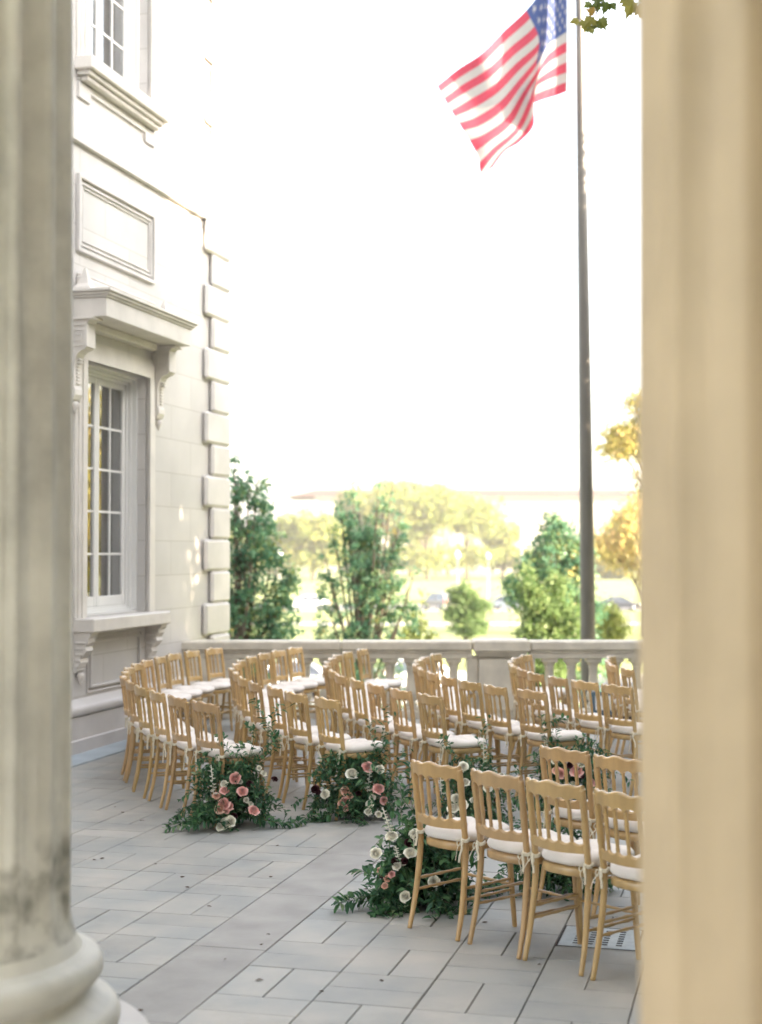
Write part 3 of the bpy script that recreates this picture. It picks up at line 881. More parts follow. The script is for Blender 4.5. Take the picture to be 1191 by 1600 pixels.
def arrangement(loc, label, w_, h_, roses, trails, sprigs, nstems=75, lsz=.045, spikes=()):
    """loc: centre on the ground. roses: (dx,dy,dz,kind,r). trails / sprigs: end offsets"""
    t = empty('flower_arrangement', loc)
    tag(t, label, 'flowers', 'flower arrangements at the aisle ends of the rows')
    lv, stm = MB(), MB()
    for i in range(nstems):
        a = rnd.uniform(0, 2*math.pi); z0 = rnd.uniform(.0, h_*.85)
        st = Vector((rnd.gauss(0,.05), rnd.gauss(0,.05), z0))
        el = rnd.uniform(-.25,.9) if z0 > .15 else rnd.uniform(0,.5)
        ln = w_*rnd.uniform(.55,1.12)*(1-.45*z0/h_)
        e = st + Vector((math.cos(a)*math.cos(el), math.sin(a)*math.cos(el), math.sin(el)*.8))*ln
        e.z = max(.02, min(e.z, h_*1.1))
        mdl = st.lerp(e,.55) + Vector((0,0,.05)); e2 = e + Vector((math.cos(a),math.sin(a),0))*.05 - Vector((0,0,min(.05,e.z-.01)))
        sprig(lv, stm, [st, mdl, e, e2], int(7+ln*34), lsz, .42)
    for tr in trails:
        pts = [Vector(p) for p in tr]
        for k in range(3):
            q = [p + Vector((rnd.uniform(-.04,.04), rnd.uniform(-.05,.05), rnd.uniform(0,.03)))*(1 if j else 0) for j, p in enumerate(pts)]
            sprig(lv, stm, q, int(24*sum((q[i+1]-q[i]).length for i in range(len(q)-1))/.4)+6, lsz*1.1, .45)
    for tr in sprigs:
        pts = [Vector(p) for p in tr]
        sprig(lv, stm, pts, int(15*sum((pts[i+1]-pts[i]).length for i in range(len(pts)-1))/.4)+5, lsz*1.15, .5)
        sprig(lv, stm, [p + Vector((rnd.uniform(-.05,.05), rnd.uniform(-.05,.05), 0))*i for i, p in enumerate(pts)], 12, lsz, .55)
    lv.build('foliage', M_leafA, t); stm.build('stems', M_stem, t)
    mm = {'p': M_petal_p, 'w': M_petal_w, 'b': M_petal_b, 'd': M_petal_d}
    for (dx,dy,dz,kd,rr) in roses:
        f = MB(); rose(f, Vector((dx,dy,dz)), Vector((dx*1.2+rnd.uniform(-.35,.35), -1, rnd.uniform(.3,1.3))), rr)
        f.build('rose', mm[kd], t)
    for (base, tip) in spikes:
        f = MB(); B0, B1 = Vector(base), Vector(tip)
        for k in range(16):
            q = k/15
            p = B0.lerp(B1,q) + Vector((math.cos(k*2.4), math.sin(k*2.4), 0))*.018*(1-.6*q)
            rr = .012*(1-.5*q)
            for j in range(4):
                a = j*math.pi/2+k; dd = Vector((math.cos(a), math.sin(a), .3))
                f.add([p, p+dd*rr+Vector((0,0,rr*.4)), p+dd*rr*1.5, p+dd*rr*.9-Vector((0,0,rr*.5))], [(0,1,2,3)], 0, True)
            f.lathe([(.001,-rr*.6),(rr*.6,0),(.001,rr*.6)], 6, Matrix.Translation(p))
        f.tube([B0-Vector((0,0,.01)), B0.lerp(B1,.5), B1], .003, 5, 0)
        f.build('flower_spike', M_petal_w, t)
    return t
def rel(loc, u, v, dy):        # offset of the point seen at pixel u,v, dy in front of (negative) the arrangement centre
    p = at(u, v, loc[1]+dy); return (p.x-loc[0], dy, p.z)
def fr(loc, lst): return [(*rel(loc,u,v,dy), kd, r0) for u, v, dy, kd, r0 in lst]
L1 = ground(362, 1288); L1.z = 0
arrangement(L1, 'floor arrangement of pink roses and ferny greens under the aisle chair nearest the building', .33, .50,
    fr(L1, [(367,1216,-.22,'p',.040),(351,1235,-.24,'p',.030),(379,1236,-.26,'p',.040),(338,1243,-.24,'b',.026),(349,1256,-.30,'p',.042),(343,1263,-.32,'b',.038),(357,1259,-.28,'p',.034),(397,1266,-.30,'p',.038),(354,1268,-.3,'p',.022),
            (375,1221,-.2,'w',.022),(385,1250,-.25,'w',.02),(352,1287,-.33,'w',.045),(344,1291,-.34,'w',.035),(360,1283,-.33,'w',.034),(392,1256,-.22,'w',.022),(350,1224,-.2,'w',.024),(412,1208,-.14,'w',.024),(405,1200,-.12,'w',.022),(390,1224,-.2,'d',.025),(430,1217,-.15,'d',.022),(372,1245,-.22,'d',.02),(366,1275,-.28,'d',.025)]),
    [[(0,0,.05),rel(L1,330,1270,-.2),rel(L1,296,1285,-.25),rel(L1,262,1296,-.30)], [(0,0,.05),rel(L1,400,1280,-.15),rel(L1,435,1287,-.15),rel(L1,474,1286,-.08)], [(0,0,.05),rel(L1,320,1285,-.3),rel(L1,300,1293,-.36)]],
    [[(.05,.0,.3),rel(L1,360,1180,-.1),rel(L1,350,1160,-.05),rel(L1,345,1150,-.05)], [(.1,.0,.4),rel(L1,385,1170,.1),rel(L1,372,1165,.1)], [(.1,0,.4),rel(L1,425,1160,.05),rel(L1,412,1120,.1),rel(L1,396,1092,.12)],
     [(.12,0,.4),rel(L1,430,1165,.05),rel(L1,425,1130,.1),rel(L1,437,1100,.1)], [(.12,0,.4),rel(L1,425,1160,.0),rel(L1,436,1150,.0)], [(.1,0,.4),rel(L1,400,1150,.05),rel(L1,385,1135,.1)]], 190, .052,
    spikes=[(rel(L1,334,1240,-.25),rel(L1,330,1196,-.2))])
L2 = ground(552, 1277); L2.z = 0
arrangement(L2, 'floor arrangement of white and pink roses under the aisle chair of the second row', .33, .50,
    fr(L2, [(550,1208,-.2,'w',.042),(508,1241,-.24,'w',.040),(593,1202,-.16,'w',.038),(575,1198,-.18,'p',.040),(592,1232,-.2,'p',.040),(540,1235,-.24,'b',.032),(539,1252,-.27,'p',.034),(533,1255,-.27,'b',.028),(547,1243,-.25,'b',.024),(600,1250,-.2,'p',.034),
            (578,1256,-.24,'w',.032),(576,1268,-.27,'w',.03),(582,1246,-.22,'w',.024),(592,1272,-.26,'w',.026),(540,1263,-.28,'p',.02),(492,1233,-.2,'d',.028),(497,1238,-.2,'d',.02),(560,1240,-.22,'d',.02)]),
    [[(0,0,.05),rel(L2,520,1275,-.2),rel(L2,495,1284,-.2),rel(L2,474,1286,-.2)], [(0,0,.05),rel(L2,590,1265,-.1),rel(L2,612,1272,-.1)]],
    [[(.1,0,.4),rel(L2,590,1190,.0),rel(L2,580,1150,.05),rel(L2,577,1125,.05)], [(.1,0,.4),rel(L2,600,1180,.0),rel(L2,598,1150,.05),rel(L2,602,1105,.1)], [(.15,0,.3),rel(L2,610,1215,-.1),rel(L2,622,1190,-.05),rel(L2,630,1170,0)],
     [(.15,0,.3),rel(L2,612,1225,-.1),rel(L2,625,1215,-.05)], [(.1,0,.4),rel(L2,590,1175,0),rel(L2,612,1160,0)], [(.0,0,.4),rel(L2,530,1185,-.1),rel(L2,516,1178,-.05)]], 190, .052,
    spikes=[(rel(L2,574,1235,-.22),rel(L2,580,1195,-.2))])
L3 = ground(742, 1278); L3.z = 0
arrangement(L3, 'floor arrangement of white roses and dark greens seen through the nearest chairs', .28, .44,
    fr(L3, [(724,1198,-.25,'w',.040),(727,1222,-.25,'w',.04),(762,1230,-.25,'w',.04),(714,1248,-.25,'w',.045),(708,1262,-.27,'w',.035),(722,1258,-.27,'w',.035),(705,1278,-.3,'w',.035),(784,1212,-.2,'w',.03),(741,1250,-.25,'w',.03),(751,1268,-.26,'d',.03),(778,1250,-.2,'d',.025)]),
    [[(0,0,.05),rel(L3,790,1285,-.15),rel(L3,815,1300,-.2)]],
    [[(.1,0,.4),rel(L3,765,1180,.1),rel(L3,760,1160,.1),rel(L3,752,1120,.12)], [(.1,0,.4),rel(L3,712,1180,0),rel(L3,702,1160,0),rel(L3,690,1152,0)], [(.2,0,.3),rel(L3,790,1220,0),rel(L3,806,1200,0)]], 130, .05,
    spikes=[(rel(L3,690,1240,-.2),rel(L3,686,1178,-.15)),(rel(L3,756,1200,-.1),rel(L3,756,1150,-.05))])
L4 = ground(892, 1262); L4.z = 0
arrangement(L4, 'floor arrangement of coral pink roses under the aisle chair of the fourth row', .33, .50,
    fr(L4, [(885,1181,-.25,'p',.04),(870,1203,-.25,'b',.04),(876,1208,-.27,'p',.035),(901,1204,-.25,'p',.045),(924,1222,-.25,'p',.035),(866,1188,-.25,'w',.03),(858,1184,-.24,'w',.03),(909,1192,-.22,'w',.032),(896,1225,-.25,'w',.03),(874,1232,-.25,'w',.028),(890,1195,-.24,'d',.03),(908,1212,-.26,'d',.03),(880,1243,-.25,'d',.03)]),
    [[(0,0,.05),rel(L4,850,1268,-.15),rel(L4,822,1262,-.1)], [(0,0,.05),rel(L4,930,1270,-.1),rel(L4,950,1275,-.1)]],
    [[(0,0,.4),rel(L4,860,1160,.1),rel(L4,848,1140,.1),rel(L4,846,1118,.12)], [(0,0,.4),rel(L4,870,1150,.1),rel(L4,872,1130,.1),rel(L4,880,1122,.1)], [(.1,0,.4),rel(L4,910,1170,0),rel(L4,930,1165,0)], [(-.1,0,.3),rel(L4,842,1190,0),rel(L4,832,1180,0)]], 170, .052)
L5 = ground(664, 1412); L5.z = 0
arrangement(L5, 'large floor arrangement of white roses spilling from the aisle end of the nearest row', .27, .43,
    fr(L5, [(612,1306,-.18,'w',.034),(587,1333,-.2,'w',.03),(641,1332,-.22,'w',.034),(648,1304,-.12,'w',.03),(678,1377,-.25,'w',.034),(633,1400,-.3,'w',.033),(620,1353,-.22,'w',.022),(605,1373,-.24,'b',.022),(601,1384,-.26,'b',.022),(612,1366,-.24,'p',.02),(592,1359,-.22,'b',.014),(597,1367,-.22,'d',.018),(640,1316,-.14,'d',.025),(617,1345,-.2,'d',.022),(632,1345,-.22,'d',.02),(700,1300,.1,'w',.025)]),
    [[(0,0,.05),rel(L5,610,1405,-.15),rel(L5,570,1405,-.15),rel(L5,524,1417,-.22)], [(0,0,.05),rel(L5,700,1425,-.2),rel(L5,735,1440,-.2)], [(0,0,.05),rel(L5,620,1425,-.25),rel(L5,590,1432,-.28)], [(0,0,.08),rel(L5,720,1400,.1),rel(L5,760,1385,.25)]],
    [[(0,0,.5),rel(L5,648,1270,0),rel(L5,640,1230,.02),rel(L5,642,1195,.03)], [(0,0,.5),rel(L5,630,1290,-.05),rel(L5,628,1250,0),rel(L5,632,1232,0)], [(-.05,0,.45),rel(L5,620,1310,-.05),rel(L5,612,1280,0)], [(-.1,0,.3),rel(L5,600,1370,-.15),rel(L5,580,1368,-.18),rel(L5,562,1358,-.2)], [(0,0,.5),rel(L5,652,1300,-.0),rel(L5,655,1270,.0)]], 150, .066,
    spikes=[(rel(L5,612,1305,-.18),rel(L5,598,1262,-.15)),(rel(L5,625,1352,-.2),rel(L5,618,1322,-.18))])
L6 = ground(862, 1392); L6.z = 0
arrangement(L6, 'low floor arrangement of greens and one ivory rose half hidden under the nearest chairs', .30, .38,
    fr(L6, [(763,1386,-.1,'w',.035),(768,1380,-.1,'w',.03),(840,1390,-.2,'d',.03),(905,1375,-.15,'w',.028)]),
    [[(0,0,.05),rel(L6,800,1385,-.1),rel(L6,757,1400,-.15)], [(0,0,.05),rel(L6,920,1395,-.1),rel(L6,960,1380,0)]],
    [[(-.1,0,.3),rel(L6,822,1300,0),rel(L6,818,1285,0)]], 120, .052)

# ------------------------------------------------------------------ small things on the terrace
g0 = ground(890, 1482); t = empty('drain_grate', (g0.x+.19, g0.y+.2, 0), -TH)
tag(t, 'square metal drain grate set in the paving under the nearest chairs', 'drain')
f = MB(); f.box((-.2,-.2,-.006),(.2,.2,.004), 0, None, .002); f.build('plate', M_grate, t)
f = MB()
for i in range(4):
    for j in range(7): f.box((-.13+i*.075, -.15+j*.045, .0045), (-.10+i*.075, -.137+j*.045, .0065), 0)
f.build('slots', M_dark, t)
f = MB(); f.box((-.212,-.212,-.01),(.212,-.203,.003)); f.box((-.212,.203,-.01),(.212,.212,.003)); f.box((-.212,-.202,-.01),(-.203,.202,.003)); f.box((.203,-.202,-.01),(.212,.202,.003)); f.build('frame', M_dark, t)
cz = at(950, 1094, 17.55)
t = empty('framed_sign', (cz.x+.06, 17.6, 0)); tag(t, 'blue framed board with white panel leaning at the foot of the balustrade', 'sign')
f = MB(); f.box((-.25,-.02,.09),(.25,.02,.37),0,Matrix.Rotation(R(-8),4,'X'),.006); f.build('frame', M_navy, t)
f = MB(); f.box((-.20,-.024,.15),(.20,-.0205,.32),0,Matrix.Rotation(R(-8),4,'X')); f.build('panel', M_paper, t)
f = MB(); f.box((-.25,-.10,0),(.25,.06,.085),0,None,.01); f.build('stand', M_black, t)
for (u, v) in ((147,1344),(192,1270),(222,1283),(285,1371),(293,1387),(423,1371),(327,1417),(419,1461),(409,1477),(219,1580),(405,1532),(434,1322),(596,1533),(503,1550),(571,1390),(180,1262),(243,1351),(843,1508),(757,1442),(160,1342),(352,1500)):
    p0 = ground(u, v); f = MB(); s_ = rnd.uniform(.008,.016)
    vs = []
    for k in range(7):
        a = 2*math.pi*k/7; rr = s_*rnd.uniform(.6,1.2); vs.append(Vector((rr*math.cos(a)*1.3, rr*math.sin(a), .002+rnd.uniform(0,.005))))
    vs.append(Vector((0,0,.009))); f.add(vs, [(k,(k+1)%7,7) for k in range(7)])
    o = f.build('leaf_crumb', M_debris); o.location = p0
    tag(o, 'tiny dark dry leaf crumb lying on the grey paving', 'leaf litter', 'leaf crumbs scattered on the paving')

# ------------------------------------------------------------------ flagpole and flag
YF = 26.0
pt, pb = at(905.5, -40, YF), at(919, 1000, YF)
dirp = (pt-pb)
base = pb + dirp*((-4-pb.z)/dirp.z); top = pb + dirp*((13.3-pb.z)/dirp.z)
t = empty('flagpole', base); tag(t, 'tall tapered dark metal flagpole rising behind the balustrade', 'flagpole')
f = MB(); n = 14
f.tube([(base.lerp(top,k/n)-base) for k in range(n+1)], [.150-.083*(k/n)**1.25 for k in range(n+1)], 20); f.build('pole', M_pole, t)
f = MB(); f.lathe([(.30,0),(.30,.08),(.2,.16),(.16,.3)], 20); f.build('base_collar', M_pole, t)
f = MB(); f.lathe([(.01,0),(.08,.05),(.1,.12),(.08,.19),(.01,.24)], 16, Matrix.Translation(top-base)); f.build('ball_finial', mat('gilded_ball', (.6,.45,.15), .3, metal=.8), t)
f = MB(); hp = [at(895.5,-62,YF), at(893,40,YF), at(890,150,YF), at(893,152,YF-.1), at(899,-20,YF), at(902,-50,YF)]
f.tube([p_-base for p_ in interp(hp,4)], .008, 5); f.build('halyard', M_paper, t)
# flag: a waving sheet, fly s 0..1, hoist t 0..1 (top to bottom)
GS = [0,.14,.27,.40,.52,.68,.84,1.0]
GT = [0,.27,.54,.72,.86,1.0]
G = [[(887,-62,0),(887,-6,0),(887,49,0),(887,86,0),(887,115,0),(886,143,0)],
     [(872,-45,.25),(871,5,.2),(870,60,.15),(870,95,.1),(869,122,.1),(868,150,.1)],
     [(858,-28,-.2),(856,22,-.25),(856,72,-.3),(854,106,-.2),(850,130,-.15),(840,159,-.1)],
     [(822,16,.3),(842,60,.1),(838,103,-.35),(840,122,-.45),(836,140,-.3),(834,166,-.2)],
     [(788,48,.2),(806,92,.15),(814,136,.0),(824,152,.25),(832,166,.35),(834,196,.2)],
     [(752,84,-.15),(770,126,-.1),(786,172,.0),(800,198,.15),(812,206,.3),(812,222,.35)],
     [(716,108,.1),(731,150,.1),(751,196,.05),(766,226,.0),(776,240,.2),(790,236,.35)],
     [(683,134,.0),(702,168,.05),(724,204,.05),(746,243,.0),(752,272,.15),(770,262,.35)]]
def cubic(xs, ys, x):
    i = max(j for j in range(len(xs)-1) if xs[j] <= x + 1e-9)
    h = xs[i+1]-xs[i]; t_ = (x-xs[i])/h
    def sl(k):
        if k == 0: return (ys[1]-ys[0])/(xs[1]-xs[0])
        if k == len(xs)-1: return (ys[-1]-ys[-2])/(xs[-1]-xs[-2])
        return (ys[k+1]-ys[k-1])/(xs[k+1]-xs[k-1])
    m0, m1 = sl(i)*h, sl(i+1)*h
    return (2*t_**3-3*t_**2+1)*ys[i]+(t_**3-2*t_**2+t_)*m0+(-2*t_**3+3*t_**2)*ys[i+1]+(t_**3-t_**2)*m1
NS, NT = 228, 130
GA = np.array(G, float)
rowsT = np.zeros((len(GS), NT+1, 3))
for i in range(len(GS)):
    for k in range(NT+1):
        tt = k/NT
        for c_ in range(3): rowsT[i,k,c_] = cubic(GT, GA[i,:,c_], tt)
f = MB(); vs = []
hoist = at(887, 40, YF)
for i in range(NS+1):
    s = i/NS
    for k in range(NT+1):
        u_, v_, d_ = (cubic(GS, rowsT[:,k,c_], s) for c_ in range(3))
        tt = k/NT
        d_ += .05*math.sin(9*s+5*tt)*s
        vs.append(at(u_, v_, YF+d_*.75) - hoist)
f.add(vs, [])
stars = []
for r9 in range(9):
    for c11 in range(11):
        if (r9+c11) % 2 == 0: stars.append(((c11+1)/12*.40, (r9+1)/10*7/13))
def in_star(s, t_):
    for cs, ct in stars:
        dx = (s-cs)*1.9; dy = (t_-ct)
        if dx*dx+dy*dy < .0309**2:
            a = math.atan2(dx, -dy); rr = math.hypot(dx,dy)/.0309
            k_ = (a % (2*math.pi/5)); k_ = min(k_, 2*math.pi/5-k_)
            # star edge between outer tip (k=0,r=1) and inner notch (k=pi/5,r=.382)
            x0, y0 = 1, 0; x1, y1 = .382*math.cos(math.pi/5), .382*math.sin(math.pi/5)
            px, py = rr*math.cos(k_), rr*math.sin(k_)
            if (x1-x0)*(py-y0)-(y1-y0)*(px-x0) > 0: return True
            return False
    return False
for i in range(NS):
    for k in range(NT):
        s = (i+.5)/NS; tt = (k+.5)/NT
        if s < .40 and tt < 7/13: m_ = 2 if in_star(s,tt) else 1
        else: m_ = 0 if int(tt*13) % 2 == 0 else 2
        if s < .012: m_ = 2
        f.f.append((i*(NT+1)+k, (i+1)*(NT+1)+k, (i+1)*(NT+1)+k+1, i*(NT+1)+k+1)); f.m.append(m_); f.sm.append(True); f.t.append(.5)
t = empty('flag', hoist); tag(t, 'striped red and white flag with white stars on blue, blowing from the pole', 'flag')
f.build('cloth', [mat('flag_red', (.40,.05,.085), .7, .05, 8, trans=.5), mat('flag_blue', (.045,.07,.19), .7, .05, 8, trans=.5), mat('flag_white', (.35,.335,.33), .7, .03, 8, trans=.5)], t)

# ------------------------------------------------------------------ ground beyond the terrace
GZ = -4.0
M_grass = mat('lawn_grass', (.21,.235,.10), .9, .3, .25, .3, 3, col2=(.15,.18,.07), spec=.1)
M_road = mat('asphalt', (.10,.10,.10), .8, .2, .5)
M_path = mat('concrete_path', (.38,.37,.34), .8, .1, .5)
def sheet(name, x0, x1, y0, y1, z, m):
    f = MB(); f.add([(x0,y0,z),(x1,y0,z),(x1,y1,z),(x0,y1,z)], [(0,1,2,3)]); return tag(f.build(name, m), kind='structure')
sheet('lawn', -1500, 1500, -200, 2500, GZ, M_grass)
sheet('street', -300, 300, 58, 71, GZ+.004, M_road)
sheet('path', -300, 300, 121, 125, GZ+.004, M_path)
sheet('street', -300, 300, 150, 166, GZ+.004, M_road)
for yk, nm in ((57.8,'kerb'),(71.0,'kerb'),(149.8,'kerb'),(166.0,'kerb')):
    f = MB(); f.box((-300,yk,GZ),(300,yk+.2,GZ+.12)); tag(f.build(nm, M_path), kind='structure')
f = MB()
for k in range(-30,30): f.box((k*9,64.4,GZ+.008),(k*9+3,64.52,GZ+.009))
tag(f.build('road_marking', M_paper), kind='structure')

# ------------------------------------------------------------------ trees
def tree(name, label, X, Y, z0, trunk_h, trunk_r, lobes, nclump, per, lsz, spread, m, group=None, seed=1, cat='tree', tr_top=None, base_tone=.45, limb=True):
    """lobes: (dx,dy,z,rx,ry,rz) ellipsoids that the leaf clumps are spread through"""
    g = np.random.default_rng(seed)
    t = empty(name, (X, Y, z0)); tag(t, label, cat, group)
    lob = np.array([(a,b_,c-z0,d,e,f_) for a,b_,c,d,e,f_ in lobes], float)
    vol = lob[:,3]*lob[:,4]*lob[:,5]; vol = vol**.6
    idx = g.choice(len(lob), nclump, p=vol/vol.sum())
    v = g.normal(size=(nclump,3)); v /= np.linalg.norm(v,axis=1)[:,None]
    rr = g.random(nclump)**.42
    rr *= 1+.12*g.normal(size=nclump)
    C = lob[idx,:3] + v*rr[:,None]*lob[idx,3:6]
    tone_c = np.clip(g.normal(base_tone,.14,nclump) ,0,1)
    per_i = g.integers(max(1,int(per*.5)), int(per*1.5)+1, nclump)
    rep = np.repeat(np.arange(nclump), per_i)
    n = len(rep)
    P = C[rep] + g.normal(size=(n,3))*spread*np.array([1,1,.75])
    P[:,2] = np.maximum(P[:,2], .05)
    d = g.normal(size=(n,3)); d[:,2] -= .3; d /= np.linalg.norm(d,axis=1)[:,None]
    e = np.cross(d, g.normal(size=(n,3))); e /= np.linalg.norm(e,axis=1)[:,None]
    L_ = lsz*g.uniform(.6,1.3,n)[:,None]
    nrm = np.cross(d,e)
    A = P; B = P + d*L_*.5 + e*L_*.38 + nrm*L_*.08; Cc = P + d*L_; Dd = P + d*L_*.5 - e*L_*.38 + nrm*L_*.08
    V = np.stack([A,B,Cc,Dd],1).reshape(-1,3).astype(np.float32)
    me = bpy.data.meshes.new('crown'); me.vertices.add(4*n); me.vertices.foreach_set('co', V.ravel())
    me.loops.add(4*n); me.loops.foreach_set('vertex_index', np.arange(4*n,dtype=np.int32))
    me.polygons.add(n); me.polygons.foreach_set('loop_start', np.arange(0,4*n,4,dtype=np.int32)); me.polygons.foreach_set('loop_total', np.full(n,4,dtype=np.int32))
    me.materials.append(m)
    a_ = me.attributes.new('tone','FLOAT','FACE'); a_.data.foreach_set('value', np.clip(tone_c[rep]+g.normal(0,.10,n),0,1).astype(np.float32))
    me.update(calc_edges=True)
    o = bpy.data.objects.new('crown', me); COL.objects.link(o); o.parent = t
    f = MB(); q = random.Random(seed)
    tp = Vector((0,0,trunk_h))
    f.tube(interp([(0,0,-.1),(q.uniform(-.03,.03)*trunk_h,0,trunk_h*.4),tuple(tp)],4), [trunk_r*(1.25-.55*k/8) for k in range(9)], 9)
    f.build('trunk', M_bark, t)
    if limb:
        f = MB()
        for li in lob:
            e0 = Vector(li[:3])+Vector((0,0,li[5]*.7))
            st = tp*q.uniform(.55,1)
            md = st.lerp(e0,.5)+Vector((q.uniform(-.1,.1),q.uniform(-.1,.1),-.05))*li[3]
            f.tube(interp([st,md,e0],5), [trunk_r*.5*(1-.85*k/10) for k in range(11)], 6)
            for _ in range(5):
                s2 = st.lerp(e0,q.uniform(.3,.9)); v2 = Vector((q.uniform(-1,1),q.uniform(-1,1),q.uniform(0,1)))
                f.tube([s2, s2+Vector((v2.x*li[3],v2.y*li[4],v2.z*li[5]*.6))*.7], [trunk_r*.18, trunk_r*.05], 5)
        f.build('limbs', M_bark, t)
    return t
def lob_px(lst, Y):
    """crown lobes from what is seen at depth Y: (u, v, half width px, half height px, dy)"""
    out = []
    for u, v, hw, hh, dy in lst:
        p = at(u, v, Y); out.append((p.x, dy, p.z, hw*Y/2286, hw*Y/2286*.9, hh*Y/2286))
    return out
def rebase(lobs, X): return [(a-X,b_,c,d,e,f_) for a,b_,c,d,e,f_ in lobs]
M_lfG = leafmat('green_leaf', [(0,(.05,.14,.085)),(.5,(.10,.21,.115)),(.75,(.20,.28,.11)),(1,(.60,.42,.14))], .42)
M_lfY = leafmat('yellow_green_leaf', [(0,(.08,.12,.03)),(.45,(.22,.26,.06)),(1,(.42,.38,.11))], .5)
M_lfO = leafmat('autumn_leaf', [(0,(.26,.27,.07)),(.5,(.48,.42,.13)),(1,(.62,.42,.20))], .55)
M_lfP = leafmat('pale_shrub_leaf', [(0,(.07,.14,.04)),(.5,(.14,.21,.07)),(1,(.28,.31,.12))], .4)

Yt = 31; X = at(372,1000,Yt).x
lb = lob_px([(378,880,26,100,0),(372,740,12,50,.1),(368,790,14,60,0),(390,770,5,40,0),(366,720,4,25,0),(425,880,26,24,.1),(455,900,7,22,0),(403,780,11,45,-.1),(410,830,24,60,.2),(400,850,26,30,-.2),(440,935,20,40,0),(452,915,8,30,.1),(400,960,50,60,0),(360,960,30,80,.3),(430,985,35,40,0),(375,1080,55,90,0),(340,880,30,110,.2)], Yt)
tree('maple_tree', 'leafy green maple with yellow tips close behind the building corner', X, Yt, GZ, 3.2, .12, rebase(lb,X), 440, 22, .105, .085, M_lfG, seed=3)
Yt = 36; X = at(568,1000,Yt).x
lb = lob_px([(568,950,60,75,0),(560,880,42,60,0),(585,900,45,60,.3),(552,800,9,55,0),(560,790,7,45,.2),(540,830,14,50,.2),(588,830,14,50,-.2),(604,795,6,52,0),(592,790,5,45,.2),(628,830,7,50,0),(618,860,12,45,0),(520,860,8,50,0),(530,800,4,40,.1),(512,930,18,40,0),(506,890,5,40,0),(545,850,22,50,0),(572,840,20,50,.1),(618,930,28,50,0),(650,920,5,45,0),(640,960,14,40,0),(568,1060,70,90,0),(515,980,22,35,0),(614,770,3,30,0)], Yt)
tree('hornbeam_tree', 'upright green tree with many pointed leaders in front of the lawn', X, Yt, GZ, 2.8, .13, rebase(lb,X), 640, 20, .085, .065, M_lfG, seed=4)
Yt = 42; X = at(868,1000,Yt).x
lb = lob_px([(868,900,52,62,0),(868,840,30,30,0),(866,822,14,22,.1),(835,880,28,32,0),(822,870,10,16,0),(800,905,13,18,0),(812,930,26,30,0),(900,880,30,40,0),(905,940,34,45,0),(930,950,16,30,0),(872,960,55,45,0),(880,1040,70,70,0),(848,850,14,20,.3),(893,850,16,24,.2)], Yt)
tree('oak_tree', 'rounded blue green tree with russet tints just left of the flagpole', X, Yt, GZ, 2.6, .15, rebase(lb,X), 700, 22, .11, .11, M_lfG, seed=5, base_tone=.5)
Yt = 39; X = at(840,1000,Yt).x
lb = lob_px([(822,912,14,30,0),(872,920,12,34,.2),(835,945,22,34,0),(862,960,26,30,0),(893,975,22,26,0),(830,985,26,26,0),(868,1010,40,30,0),(845,1040,50,50,0)], Yt)
tree('pale_shrub', 'pale green pointed shrub growing in front of the rounded tree', X, Yt, GZ, 1.6, .06, rebase(lb,X), 700, 20, .09, .10, M_lfP, seed=6, cat='shrub')
Yt = 64; X = at(755,1000,Yt).x
lb = lob_px([(748,938,13,18,0),(731,945,8,18,0),(765,945,7,12,0),(778,962,17,17,0),(730,974,15,16,0),(755,978,26,15,0),(760,1000,34,18,0),(742,958,14,16,0)], Yt)
tree('round_shrub', 'small round two toned shrub on the lawn between the two nearer trees', X, Yt+12, GZ, 1.4, .08, rebase(lb,X), 420, 20, .15, .16, M_lfP, seed=7, cat='shrub', base_tone=.35)
Yt = 48; X = at(955,1000,Yt).x
lb = lob_px([(950,965,18,24,0),(962,985,20,18,0),(940,990,16,20,0),(955,1015,26,24,0)], Yt)
tree('pale_shrub', 'bright yellow green shrub immediately right of the flagpole', X, Yt, GZ, 1.2, .06, rebase(lb,X), 330, 20, .10, .13, M_lfY, seed=8, cat='shrub')
Yt = 40; X = at(655,1000,Yt).x
lb = lob_px([(655,985,12,26,0),(645,960,4,36,0),(660,940,3,46,.2),(640,1000,18,30,0),(672,1000,10,20,0)], Yt)
tree('thin_sapling', 'thin pale sapling beside the upright green tree', X, Yt, GZ, 1.8, .03, rebase(lb,X), 90, 12, .09, .08, M_lfY, seed=9)
Yt = 62; X = at(1075,1000,Yt).x
lb = lob_px([(1070,640,60,60,0),(1000,690,45,28,0),(975,675,22,16,.2),(960,700,22,16,0),(1015,640,26,30,0),(990,630,14,16,0),(1080,760,80,50,.0)], Yt)
tree('autumn_tree', 'yellowing tree whose lit branch reaches out from behind the right column', X, Yt, GZ, 7, .25, rebase(lb,X), 800, 18, .16, .26, M_lfO, seed=10, base_tone=.5)
Yt = 105; X = at(1010,1000,Yt).x
lb = lob_px([(985,835,32,38,0),(960,860,22,24,0),(1000,800,22,28,0),(1025,860,50,50,0),(940,850,14,16,0)], Yt)
tree('autumn_tree', 'peach and olive tree standing low beside the right column', X, Yt, GZ, 4, .2, rebase(lb,X), 520, 22, .30, .45, M_lfO, seed=12, base_tone=.62)
